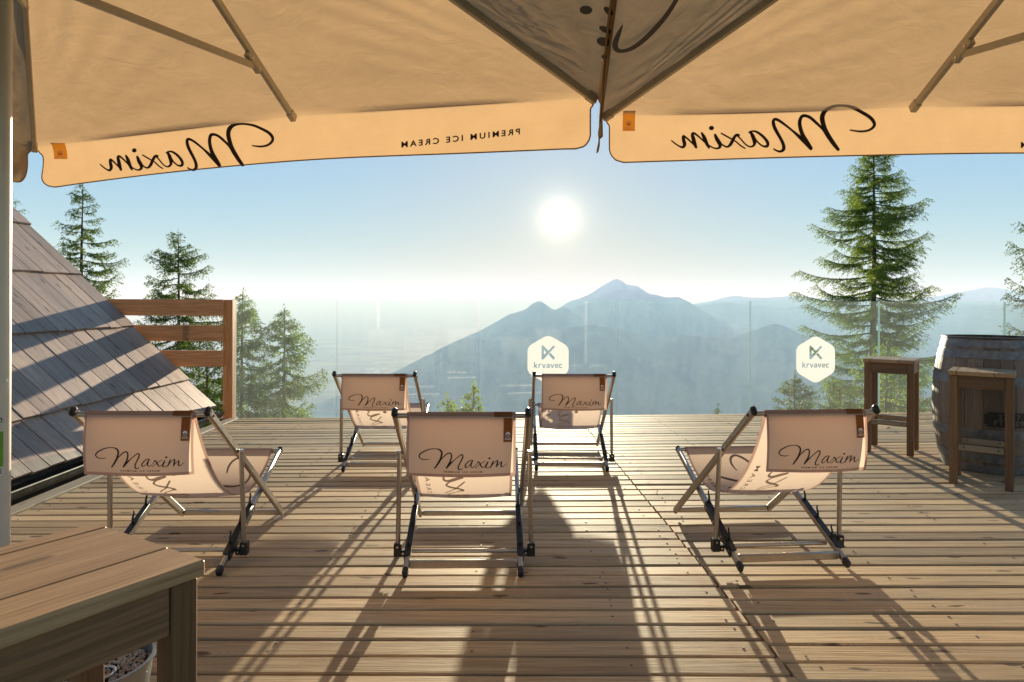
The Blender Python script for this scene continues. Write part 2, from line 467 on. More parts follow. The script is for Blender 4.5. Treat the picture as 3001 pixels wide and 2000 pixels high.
def ridge(name, pts, D, seed, label, rough=2.0, zb=-1000.0, slope=0.62, wob=0.04):
    pts = sorted(pts)
    x0, x1 = pts[0][0], pts[-1][0]
    N = 300
    pxs = np.linspace(x0, x1, N)
    pys = np.interp(pxs, [p[0] for p in pts], [p[1] for p in pts])
    # soften corners of the traced line a little
    ker = np.array([1, 2, 3, 2, 1.0]); ker /= ker.sum()
    pys = np.convolve(np.pad(pys, 2, mode='edge'), ker, mode='valid')
    rows_f = 34; rows_b = 5
    vs = []
    nr = rows_b + rows_f + 1
    crest = []
    for i, (px, py) in enumerate(zip(pxs, pys)):
        d = D * (1 + wob * mnoise.noise(Vector((px * 0.006, seed, 0))))
        py2 = py + rough * mnoise.fractal(Vector((px * 0.03, seed * 1.7, 0)), 0.9, 2.0, 5)
        crest.append(P(px, py2, d))
    for i, c in enumerate(crest):
        px = pxs[i]
        u = c.x / c.y
        H = c.z - zb
        for j in range(-rows_b, rows_f + 1):
            t = j / rows_f if j >= 0 else -j / rows_b
            run = H / slope
            q = abs(t)
            drop = H * (q ** 0.92)
            y = c.y - run * q if j >= 0 else c.y + run * q
            x = c.x - (run * q * u if j >= 0 else -run * q * u)
            amp = 0.20 * H * math.sin(PI * min(1, q)) 
            spur = mnoise.fractal(Vector((c.x * 0.0016 + q * 0.5, seed + q * 0.7, 0)), 1.0, 2.0, 5)
            fine = mnoise.fractal(Vector((x * 0.004, y * 0.004, seed)), 0.8, 2.0, 4)
            z = c.z - drop + amp * spur * 1.3 + 0.05 * H * fine * min(1, q * 6)
            if abs(t) >= 0.999: z = zb - 2
            vs.append((x, y, z))
    fs = [(i * nr + j, i * nr + j + 1, (i + 1) * nr + j + 1, (i + 1) * nr + j) for i in range(N - 1) for j in range(nr - 1)]
    o = mk(name, vs, fs, M['forest'], smooth=True)
    return tag(o, label, None, None, 'structure')

ridge('mountain', [(800, 1260), (1000, 1160), (1200, 1070), (1300, 1020), (1354, 992), (1406, 970), (1495, 921), (1540, 908), (1562, 890), (1584, 882), (1600, 893), (1620, 910), (1660, 900), (1700, 930), (1800, 980), (1900, 1020)], 8300, 1.0,
      'small pointed hill left of the high peak', 1.5)
ridge('mountain', [(1480, 1000), (1560, 950), (1622, 911), (1669, 885), (1709, 871), (1740, 856), (1765, 838), (1790, 825), (1808, 817), (1822, 823), (1838, 835), (1870, 840), (1900, 860), (1960, 880), (2050, 920), (2200, 985)], 11500, 2.0,
      'highest pointed peak rising behind the glass', 1.5)
ridge('mountain', [(1500, 1020), (1580, 968), (1640, 925), (1700, 896), (1749, 875), (1785, 860), (1818, 851), (1850, 853), (1876, 846), (1895, 860), (1915, 864), (1960, 872), (1990, 871), (2010, 881), (2040, 897), (2089, 928), (2147, 946), (2200, 960), (2300, 1000), (2450, 1050)], 9700, 3.0,
      'broad shoulder mountain just in front of the highest peak', 1.5)
ridge('mountain', [(700, 1300), (900, 1195), (1060, 1135), (1119, 1109), (1192, 1073), (1281, 1028), (1330, 1002), (1370, 990), (1400, 993), (1442, 1003), (1500, 998), (1547, 990), (1600, 984), (1656, 964), (1737, 952), (1798, 962), (1900, 985), (2030, 985), (2150, 990), (2210, 970), (2272, 946), (2310, 962), (2357, 985), (2450, 1010), (2600, 1030), (2800, 1060), (3100, 1100)], 6200, 4.0,
      'long nearest forested ridge filling the view behind the glass', 2.0)
ridge('mountain', [(1900, 930), (2040, 900), (2080, 890), (2130, 885), (2190, 893), (2290, 905), (2350, 897), (2450, 905), (2600, 912), (2720, 915), (2790, 903), (2850, 900), (2930, 906), (3010, 915), (3200, 930)], 11800, 5.0,
      'middle ridge behind the tall larch on the far side of the valley', 1.5)
ridge('mountain', [(1990, 900), (2080, 884), (2120, 872), (2155, 867), (2200, 872), (2250, 873), (2330, 867), (2400, 874), (2550, 876), (2700, 876), (2780, 862), (2850, 850), (2890, 843), (2920, 843), (2960, 850), (3001, 853), (3200, 870)], 14500, 6.0,
      'farthest pale blue ridge on the horizon beside the tall larch', 1.2)

hz = NT('hazy_air')
pv = hz.n("ShaderNodeVolumePrincipled")
pv.inputs['Color'].default_value = (0.42, 0.66, 1.0, 1)
pv.inputs['Absorption Color'].default_value = (0.76, 0.70, 0.90, 1)
pv.inputs['Density'].default_value = 1.15e-4
pv.inputs['Anisotropy'].default_value = 0.0
hz.l(pv.outputs[0], hz.out.inputs['Volume'])
hb = MB().box(-76000, 76000, -3500, 76000, -1060, 420)
hz_o = hb.build('haze', hz.m); hz_o.data.flip_normals()   # faces must point outwards for the volume
tag(hz_o, 'thin blue haze filling the air over the valley', None, None, 'stuff')

# ------------------------------------------------------------------ deck
deck = empty('deck', (0, 0, 0))
tag(deck, 'weathered larch board terrace reaching to the glass balustrade', None, None, 'structure')
def edge_y(x): return 6.875 + 0.0753 * x
def seam_x(y): return 0.8715 - 0.045 * (y - 2.121)
def dk(y): return 0.0753 * min(1.0, max(0.0, (y - 2.0) / 4.875))
def board(y0, y1, xa, xb, dz, chip=0.0, nseg=7, skew=0.0):
    """one deck board between gap lines y0..y1 from xa to xb, top at dz"""
    vs = []; gap = 0.0085; ch = 0.0045; th = 0.028
    ph = random.uniform(0, 50)
    cup = random.uniform(-0.0012, 0.0012)
    for i in range(nseg + 1):
        t = i / nseg; 
        xs_a = xa(y0) if callable(xa) else xa
        xs_b = xb(y0) if callable(xb) else xb
        x = xs_a + (xs_b - xs_a) * t
        if i == 0: x += 0.004
        if i == nseg: x -= 0.004
        n0 = 0.0016 * mnoise.noise(Vector((x * 1.3, ph, 0))); n1 = 0.0016 * mnoise.noise(Vector((x * 1.3, ph + 9, 0)))
        ya = y0 + dk(y0) * x + gap + n0; yb = y1 + dk(y1) * x - gap + n1
        if chip: yb -= chip * max(0, mnoise.fractal(Vector((x * 6.0, 4.0, 0)), 0.7, 2, 4) + 0.15)
        z = dz + 0.0012 * mnoise.noise(Vector((x * 0.8, ph + 20, 0)))
        vs += [(x, ya, z - th), (x, ya, z - ch), (x, ya + ch, z + cup), (x, yb - ch, z - cup), (x, yb, z - ch), (x, yb, z - th)]
    fs = []
    for i in range(nseg):
        for j in range(6):
            fs.append((i * 6 + j, (i + 1) * 6 + j, (i + 1) * 6 + (j + 1) % 6, i * 6 + (j + 1) % 6))
    fs.append(tuple(range(6))); fs.append(tuple(nseg * 6 + j for j in range(6))[::-1])
    return mk('deck_board', vs, fs, M['deck'], deck)
# board pitch measured in the photograph: 0.1105 m
pitch = 0.1105
scr = MB()
JX_L = [-2.58, -1.98, -1.4, -0.8, -0.14, 0.38]
JX_R = [0.10, 0.75, 1.45, 2.15, 2.85, 3.55, 4.25, 4.95]
for side in (0, 1):
    y = 2.114 - pitch * 15 + (0.0 if side == 0 else 0.006)
    k = 0
    while y < 6.90:
        w = pitch * random.choice((0.93, 1.0, 1.0, 1.0, 1.06)) 
        y1 = min(y + w, 6.875)
        if 6.875 - y1 < 0.05: y1 = 6.875
        dz = random.uniform(-0.0022, 0.0018)
        if y1 - y > 0.03:
            if side == 0:
                board(y, y1, -2.663, lambda q: seam_x(q), dz)
            else:
                chip = 0.035 if (y <= 2.05 < y1) else 0.0
                board(y, y1, lambda q: seam_x(q), 5.9, dz, chip, 60 if chip else 9)
            js = JX_L if side == 0 else [seam_x(y) + j for j in JX_R]
            if side == 0: js = js + [seam_x(y) - 0.08]
            for jx in js:
                for fr_ in ((0.25, 0.75), (0.5,), (0.3,), (0.72,), ())[random.choice((0, 1, 1, 2, 3, 4, 4))]:
                    yy = y + (y1 - y) * fr_; jj = jx + random.uniform(-0.012, 0.012)
                    if side == 1 and jj < seam_x(yy) + 0.02: continue
                    scr.lathe([(0.0, dz + 0.0022), (0.0042, dz + 0.0022), (0.0050, dz + 0.0004)], 7, jj, yy + dk(yy) * jj)
        if y1 >= 6.875: break
        y = y1; k += 1
tag(scr.build('screw_heads', M['screw'], deck), kind='stuff')
j = MB()
for jx in (-2.55, -1.95, -1.35, -0.75, -0.15, 0.45, 0.95, 1.6, 2.3, 3.0, 3.7, 4.4, 5.1, 5.8):
    j.box(jx - 0.04, jx + 0.04, 0.45, edge_y(jx) - 0.03, -0.19, -0.032)
j.build('joist', M['under_dark'], deck)
f = MB(); f.bar((-2.66, edge_y(-2.66) + 0.035, -0.1), (5.9, edge_y(5.9) + 0.035, -0.1), 0.03, 0.19)
f.build('fascia_board', M['deck'], deck)
b = MB(); b.bar((-2.72, 0.45, -0.004), (-2.72, 6.66, -0.004), 0.105, 0.028, 0.003)
b.build('edge_board', M['deck_y'], deck)
sf = MB(); sf.box(-2.66, 5.9, 0.45, 6.4, -0.26, -0.24); sf.build('underlay', M['under_dark'], deck)
sk = MB(); sk.box(-2.79, -2.772, 0.45, 6.62, -0.5, -0.02); sk.build('skirt_board', M['under_dark'], deck)

# ------------------------------------------------------------------ glass balustrade with two logo stickers
def glass_pt(px, z=0.0):
    u = (px - 1500.5) / F
    Y = 6.905 / (1 - 0.0753 * u)
    return Vector((u * Y, Y, z))
bal_o = Vector((0, 6.905, 0))
bal = empty('glass_balustrade', bal_o)
tag(bal, 'frameless clear glass balustrade along the valley edge of the deck', 'balustrade')
gx = [687, 988, 1404, 1807, 2199, 2576, 2944, 3330]
panes = []
gd = (glass_pt(2944) - glass_pt(988)).normalized()
gn = Vector((-gd.y, gd.x, 0))
for i in range(len(gx) - 1):
    a = glass_pt(gx[i]) + gd * 0.006; c = glass_pt(gx[i + 1]) - gd * 0.006
    z0, z1 = -0.02, 1.172
    t = 0.008
    vs = []
    for p in (a, c):
        for s in (-t, t):
            for z in (z0, z1): vs.append(p + gn * s + Vector((0, 0, z)))
    # 0 a-z0,1 a-z1,2 a+z0,3 a+z1,4 c-z0,5 c-z1,6 c+z0,7 c+z1
    fs = [(0, 1, 5, 4), (2, 6, 7, 3), (1, 3, 7, 5), (0, 4, 6, 2), (0, 2, 3, 1), (4, 5, 7, 6)]
    panes.append(mk('glass_pane', vs, fs, M['glass'], bal, org=bal_o, mats=[M['glassedge']], fm=[0, 0, 1, 1, 1, 1]))

def poly_spline(cu, pts, z=0.0):
    s = cu.splines.new('POLY'); s.points.add(len(pts) - 1)
    for q, (x, y) in zip(s.points, pts): q.co = (x, y, z, 1)
    s.use_cyclic_u = True
def text_curve(txt, size, bold=0.0, spacing=1.0, font=None, align='CENTER'):
    cu = bpy.data.curves.new('lettering', 'FONT'); cu.body = txt; cu.size = size; cu.align_x = align; cu.space_character = spacing
    cu.offset = bold; cu.resolution_u = 4
    return cu
def text_mesh(txt, size, bold=0.0, spacing=1.0, align='CENTER'):
    cu = text_curve(txt, size, bold, spacing, align=align)
    o = bpy.data.objects.new('lettering_tmp', cu); COL.objects.link(o)
    bpy.context.view_layer.update()
    dg = bpy.context.evaluated_depsgraph_get()
    me = bpy.data.meshes.new_from_object(o.evaluated_get(dg))
    vs = [tuple(v.co) for v in me.vertices]; fs = [tuple(p.vertices) for p in me.polygons]
    bpy.data.objects.remove(o); bpy.data.meshes.remove(me)
    return vs, fs
def outline_loops(vs, fs):
    """boundary loops of a filled text mesh"""
    # weld
    key = {}; mp = []
    for v in vs:
        k = (round(v[0], 6), round(v[1], 6)); mp.append(key.setdefault(k, len(key)))
    co = [None] * len(key)
    for k, i in key.items(): co[i] = k
    ed = {}
    for fc in fs:
        q = [mp[i] for i in fc]
        for a, c in zip(q, q[1:] + q[:1]):
            if a == c: continue
            if (c, a) in ed: del ed[(c, a)]
            else: ed[(a, c)] = 1
    nxt = {}
    for a, c in ed: nxt.setdefault(a, []).append(c)
    loops = []
    while nxt:
        a = next(iter(nxt)); lp = [a]; cur = nxt[a].pop()
        if not nxt[a]: del nxt[a]
        while cur != lp[0]:
            lp.append(cur)
            if cur not in nxt: break
            n2 = nxt[cur].pop()
            if not nxt[cur]: del nxt[cur]
            cur = n2
        if len(lp) > 2: loops.append([co[i] for i in lp])
    return loops
def rounded(pts, r, n=6):
    out = []
    m = len(pts)
    for i in range(m):
        p0 = Vector(pts[i - 1]); p = Vector(pts[i]); p1 = Vector(pts[(i + 1) % m])
        a = (p0 - p).normalized() * r + p; c = (p1 - p).normalized() * r + p
        for k in range(n + 1):
            t = k / n
            q = a * (1 - t) ** 2 + p * 2 * t * (1 - t) + c * t * t
            out.append((q.x, q.y))
    return out
def make_sticker():
    cu = bpy.data.curves.new('logo_sticker', 'CURVE'); cu.dimensions = '2D'; cu.fill_mode = 'BOTH'
    k = 0.42 / 1076.0
    def c(x, y): return ((x - 657) * k, (780 - y) * k)
    hexa = [c(657, 130), c(1195, 440), c(1195, 1110), c(657, 1425), c(119, 1110), c(119, 440)]
    poly_spline(cu, rounded(hexa, 0.055, 8))
    icon = [c(485, 412), c(520, 400), c(665, 545), c(795, 405), c(842, 440), c(535, 770), c(485, 775)]
    poly_spline(cu, rounded(icon, 0.005, 3))
    poly_spline(cu, [c(547, 515), c(610, 592), c(547, 655)])
    poly_spline(cu, rounded([c(668, 642), c(716, 600), c(842, 735), c(796, 785)], 0.006, 3))
    w_ = 0.27
    GL = {
     'k': (0.98, [[(0, 0), (w_, 0), (w_, .36), (.62, 0), (.98, 0), (.5, .52), (.95, 1), (.6, 1), (w_, .64), (w_, 1.5), (0, 1.5)]]),
     'r': (0.72, [[(0, 0), (w_, 0), (w_, .60), (.44, .75), (.72, .75), (.72, 1.02), (.42, 1.02), (w_, .88), (w_, 1), (0, 1)]]),
     'v': (1.0, [[(.34, 0), (.66, 0), (1, 1), (.7, 1), (.5, .36), (.3, 1), (0, 1)]]),
     'a': (0.85, [[(.18, 0), (.85, 0), (.85, .82), (.66, 1), (.1, 1), (.1, .76), (.57, .76), (.57, .62), (.2, .62), (0, .46), (0, .16)], [(.27, .22), (.57, .22), (.57, .41), (.27, .41)]]),
     'e': (0.88, [[(.2, 0), (.85, 0), (.85, .24), (.28, .24), (.28, .4), (.88, .4), (.88, .8), (.68, 1), (.2, 1), (0, .8), (0, .2)], [(.28, .60), (.6, .60), (.6, .78), (.28, .78)]]),
     'c': (0.78, [[(.2, 0), (.78, 0), (.78, .24), (.28, .24), (.28, .76), (.78, .76), (.78, 1), (.2, 1), (0, .8), (0, .2)]])}
    xx = 0.0; sc_l = 735 / 7.05
    for ch in 'krvavec':
        wd, loops = GL[ch]
        for lp in loops:
            poly_spline(cu, [c(655 - 367.5 + (xx + q[0]) * sc_l, 992 - q[1] * sc_l) for q in lp])
        xx += wd + 0.14
    o = bpy.data.objects.new('logo_sticker', cu); COL.objects.link(o)
    bpy.context.view_layer.update()
    dg = bpy.context.evaluated_depsgraph_get()
    me = bpy.data.meshes.new_from_object(o.evaluated_get(dg))
    bpy.data.objects.remove(o)
    me.materials.clear(); me.materials.append(M['sticker'])
    return me
st_me = make_sticker()
for (hx, hy), pi_ in (((1607, 1055), 2), ((2391, 1054.6), 4)):
    p = ray_plane(hx, hy, glass_pt(1807) - gn * 0.011, gn)
    o = bpy.data.objects.new('logo_sticker', st_me); COL.objects.link(o)
    o.parent = panes[pi_]
    rot = Matrix((gd, Vector((0, 0, 1)), -gn)).transposed().to_4x4()
    o.matrix_local = Matrix.Translation(p - bal_o) @ rot

# ------------------------------------------------------------------ lettering strokes
STROKES = [
 [(1965,322,12),(2010,330,16),(2075,337,20),(2150,328,22),(2200,300,28),(2220,265,32),(2203,225,34),(2160,187,32),(2090,150,30),(2000,112,26),(1900,92,20),(1800,90,20),(1730,105,34),(1685,140,46),(1668,190,50),(1680,250,48),(1705,320,46),(1740,385,46),(1790,460,44),(1842,525,34)],
 [(1835,520,30),(1740,400,34),(1680,315,26),(1600,240,28),(1540,195,28),(1485,178,28),(1450,190,34),(1435,240,38),(1445,310,40),(1470,380,44),(1510,450,50),(1555,515,40)],
 [(1545,510,30),(1450,410,36),(1360,330,22),(1270,260,24),(1215,225,26),(1175,213,28),(1158,235,34),(1170,290,36),(1200,350,34),(1235,410,32),(1265,475,34),(1268,525,36),(1235,548,24),(1195,540,18),(1165,522,14)],
 [(905,350,16),(950,335,18),(1000,352,24),(1060,400,28),(1100,455,32),(1095,492,30),(1050,492,18),(1000,455,16),(960,405,20),(925,355,24)],
 [(920,342,24),(945,390,40),(962,440,40),(958,480,28),(920,500,16),(870,475,14),(820,420,14),(785,385,18)],
 [(800,378,22),(770,378,28),(740,420,34),(715,470,34),(680,500,20),(640,488,16),(612,462,12)],
 [(615,358,14),(680,395,16),(760,440,14),(820,490,14),(865,517,12)],
 [(550,375,26),(570,420,40),(600,470,40),(598,505,28),(560,518,16),(510,500,14),(465,468,12)],
 [(410,355,20),(435,400,38),(465,470,34),(488,512,18)],
 [(470,480,12),(420,430,16),(370,385,18),(330,358,24),(312,368,30),(322,410,40),(335,460,40),(352,505,26)],
 [(350,500,12),(300,450,16),(250,405,18),(218,388,26),(222,430,36),(232,475,36),(213,503,26),(180,495,16),(140,470,14),(95,435,12)],
]
def smooth_stroke(st, n=5):
    out = []
    for i in range(len(st) - 1):
        p0 = st[max(i - 1, 0)]; p1 = st[i]; p2 = st[i + 1]; p3 = st[min(i + 2, len(st) - 1)]
        for k in range(n):
            t = k / n
            out.append(tuple(0.5 * (2 * p1[c] + (p2[c] - p0[c]) * t + (2 * p0[c] - 5 * p1[c] + 4 * p2[c] - p3[c]) * t * t + (3 * p1[c] - p0[c] - 3 * p2[c] + p3[c]) * t ** 3) for c in range(3)))
    out.append(st[-1]); return out
def script_mesh(fn, strokes=STROKES, wk=1.0, dot=(512, 303, 27), n=5):
    """fn(tx, ty) -> world; returns verts, faces of flat ribbons"""
    V, Fc = [], []
    for st in strokes:
        sm = smooth_stroke(st, n); b = len(V)
        for i, (x, y, w) in enumerate(sm):
            x0, y0, _ = sm[max(i - 1, 0)]; x1, y1, _ = sm[min(i + 1, len(sm) - 1)]
            dx, dy = x1 - x0, y1 - y0; L = math.hypot(dx, dy) or 1
            nx_, ny_ = -dy / L, dx / L; h = w * wk / 2
            V.append(fn(x + nx_ * h, y + ny_ * h)); V.append(fn(x - nx_ * h, y - ny_ * h))
        for i in range(len(sm) - 1):
            Fc.append((b + 2 * i, b + 2 * i + 1, b + 2 * i + 3, b + 2 * i + 2))
        for (x, y, w), a0 in ((sm[0], 0), (sm[-1], 1)):       # round ends
            b = len(V)
            for k in range(8):
                a = 2 * PI * k / 8; V.append(fn(x + math.cos(a) * w * wk / 2, y + math.sin(a) * w * wk / 2))
            Fc.append(tuple(range(b, b + 8)))
    if dot:
        b = len(V)
        for k in range(14):
            a = 2 * PI * k / 14; V.append(fn(dot[0] + math.cos(a) * dot[2], dot[1] + math.sin(a) * dot[2] * 0.85))
        Fc.append(tuple(range(b, b + 14)))
    return V, Fc
def two_sided(fn2, off, **kw):
    """print both faces of a cloth: fn2(tx,ty,offset)"""
    V, Fc = script_mesh(lambda x, y: fn2(x, y, off), **kw)
    V2, F2 = script_mesh(lambda x, y: fn2(x, y, -off), **kw)
    b = len(V)
    return V + V2, Fc + [tuple(i + b for i in f) for f in F2]

# ------------------------------------------------------------------ hut roof with gutter, and the timber fence
hut_o = Vector((-2.9, 4.2, 0.1))
hut = empty('hut', hut_o)
tag(hut, 'low hut with a steep grey board roof beside the deck', 'hut')
S = 0.975; ca = 1 / math.sqrt(1 + S * S); sa = S * ca
def roof_pt(x, y, up=0.0):
    z = 0.10 + (-2.873 - x) * S
    return Vector((x + up * sa, y, z + up * ca))
XC = [-2.873, -3.147, -3.67, -4.178, -4.67, -5.17, -5.68, -6.19]
def roof_board(x0, x1, y0, y1, lift0, lift1):
    """x0 = lower end, x1 = upper end (tucked under the next course)"""
    me_v = []
    th = 0.022; L = (x0 - x1) / ca
    # local frame: X up the slope, Y along the eave, Z normal to the roof
    vs = []
    for t in (0, 1):
        up = lift0 if t == 0 else lift1
        for yy in (y0, y1):
            for zz in (up, up + th):
                vs.append((L * t, yy - y0, zz))
    c = 0.003
    tw = random.uniform(-0.002, 0.002)
    pr = []
    for t, up in ((0, lift0), (1, lift1)):
        w = y1 - y0
        pr += [(L * t, 0, up), (L * t, w, up), (L * t, w, up + th - c), (L * t, w - c, up + th + tw), (L * t, c, up + th - tw), (L * t, 0, up + th - c)]
    fs = [(j, (j + 1) % 6, 6 + (j + 1) % 6, 6 + j) for j in range(6)] + [tuple(range(6))[::-1], tuple(range(6, 12))]
    o = mk('roof_board', pr, fs, M['roof'], hut)
    base = roof_pt(x0, y0)
    rot = Matrix((Vector((-ca, 0, sa)), Vector((0, 1, 0)), Vector((sa, 0, ca)))).transposed().to_4x4()
    # keep right-handed by flipping nothing: (-ca,0,sa) x (0,1,0) = (-sa,0,-ca) -> mirror normal
    o.matrix_local = Matrix.Translation(base - hut_o) @ rot
    return o
for ci in range(len(XC) - 1):
    ylo = 2.0 if ci < 3 else 3.2
    y = 6.6
    while y > ylo:
        w = random.choice((0.15, 0.18, 0.20, 0.23, 0.27))
        y0 = y - w
        xb = XC[ci] + random.uniform(-0.003, 0.006)
        roof_board(xb, XC[ci + 1] - 0.06, y0 + 0.0035, y - 0.0035, 0.026 + random.uniform(0, 0.002), 0.002)
        y = y0
# moss and grit packed under the board ends
for ci in range(0, 5):
    g = MB()
    x = XC[ci]
    yy = 2.1 if ci < 3 else 3.3
    while yy < 6.58:
        p = roof_pt(x - 0.012 + random.uniform(-0.004, 0.004), yy, random.uniform(0.006, 0.018)); r = random.uniform(0.006, 0.013)
        g.add([p + Vector((r, 0, 0)), p + Vector((-r, 0, 0)), p + Vector((0, r * 1.5, 0)), p + Vector((0, -r * 1.5, 0)), p + Vector((0, 0, r)), p + Vector((0, 0, -r))],
              [(0, 2, 4), (2, 1, 4), (1, 3, 4), (3, 0, 4), (2, 0, 5), (1, 2, 5), (3, 1, 5), (0, 3, 5)])
        yy += random.uniform(0.006, 0.02)
    tag(g.build('moss', M['moss'], hut, org=hut_o), kind='stuff')
sl = MB()
a = roof_pt(-2.86, 2.0, -0.03); c = roof_pt(-6.25, 2.0, -0.03); a2 = roof_pt(-2.86, 6.585, -0.03); c2 = roof_pt(-6.25, 6.585, -0.03)
a3, c3, a4, c4 = [p + Vector((-0.05 * sa, 0, -0.05 * ca)) for p in (a, c, a2, c2)]
U = Vector((sa, 0, ca)) * 0.029
sl.add([a + U, c + U, c2 + U, a2 + U, a3, c3, c4, a4], [(0, 1, 2, 3), (4, 7, 6, 5), (0, 3, 7, 4), (1, 5, 6, 2), (0, 4, 5, 1), (3, 2, 6, 7)])
sl.build('roof_base', M['under_dark'], hut, org=hut_o)
w = MB(); w.add([(-3.0, 2.1, -1.7), (-6.2, 2.1, -1.7), (-6.2, 2.1, 3.1), (-3.0, 2.1, 0.0), (-3.0, 6.45, -1.7), (-6.2, 6.45, -1.7), (-6.2, 6.45, 3.1), (-3.0, 6.45, 0.0)],
                [(0, 1, 2, 3), (4, 7, 6, 5), (0, 3, 7, 4), (1, 5, 6, 2), (3, 2, 6, 7)])
w.build('wall', M['roof'], hut, org=hut_o)
# gutter: half round trough with a rolled lip, three hangers
gv = MB(); R_ = 0.058; cxg, czg = -2.862, 0.062
prof = []
for k in range(13):
    a = PI + PI * k / 12
    prof.append((cxg + R_ * math.cos(a), czg + R_ * math.sin(a)))
prof += [(cxg + R_ + 0.007, czg + 0.004), (cxg + R_ + 0.008, czg + 0.012), (cxg + R_, czg + 0.016), (cxg + R_ - 0.007, czg + 0.010)]
inner = [(cxg + (R_ - 0.002) * math.cos(PI + PI * k / 12), czg + (R_ - 0.002) * math.sin(PI + PI * k / 12)) for k in range(12, -1, -1)]
ring = prof + inner
n = len(ring)
vs = [(x, yy, z) for yy in (2.0, 6.66) for x, z in ring]
fs = [(i, (i + 1) % n, n + (i + 1) % n, n + i) for i in range(n)]
gutter = mk('gutter', vs, fs, M['gutter'], hut, True, hut_o)
cap = [(cxg + R_ * math.cos(PI + PI * k / 12), 6.66, czg + R_ * math.sin(PI + PI * k / 12)) for k in range(13)]
mk('end_cap', cap, [tuple(range(13))], M['gutter'], gutter, org=hut_o)
for yy in (2.7, 3.75, 4.8, 5.85):
    g = MB(); pts = [(cxg + (R_ + 0.003) * math.cos(PI + PI * k / 12), yy, czg + (R_ + 0.003) * math.sin(PI + PI * k / 12)) for k in range(13)] + [(cxg + R_ + 0.008, yy, czg + 0.014)]
    g.tube(pts, 0.005, 6); g.build('gutter_hanger', M['gutter'], gutter, org=hut_o)
g = MB()
for i in range(500):
    yy = random.uniform(2.0, 6.6); x = cxg + random.gauss(0, 0.02); r = random.uniform(0.005, 0.012); p = Vector((x, yy, czg - 0.038 + random.uniform(0, 0.01)))
    g.add([p + Vector((r, 0, 0)), p + Vector((-r, 0, 0)), p + Vector((0, r * 1.5, 0)), p + Vector((0, -r * 1.5, 0)), p + Vector((0, 0, r))], [(0, 2, 4), (2, 1, 4), (1, 3, 4), (3, 0, 4)])
tag(g.build('debris', M['moss'], gutter, org=hut_o), kind='stuff')

fo = P(670, 1235, 6.72); fence_o = Vector((fo.x, 6.72, 0))
fence = empty('timber_fence', fence_o)
tag(fence, 'short larch fence of three horizontal planks and a post by the hut roof', 'fence')
pa, pb_ = P(655, 879, 6.72), P(684, 879, 6.72)
m = MB(); m.box(pa.x + 0.003, pb_.x, 6.70, 6.80, -0.25, pa.z, 0.004); m.build('post', M['post'], fence, org=fence_o)
m = MB(); m.box(-5.75, -5.65, 6.70, 6.80, -1.8, pa.z - 0.01, 0.004); m.build('post', M['post'], fence, org=fence_o)
for y0, y1 in ((878, 926), (954, 1000.5), (1028, 1075)):
    z1 = P(600, y0, 6.66).z; z0 = P(600, y1, 6.66).z
    m = MB(); m.box(-6.9, P(654, y0, 6.66).x, 6.655, 6.697, z0, z1, 0.003)
    m.build('plank', M['rail'], fence, org=fence_o)

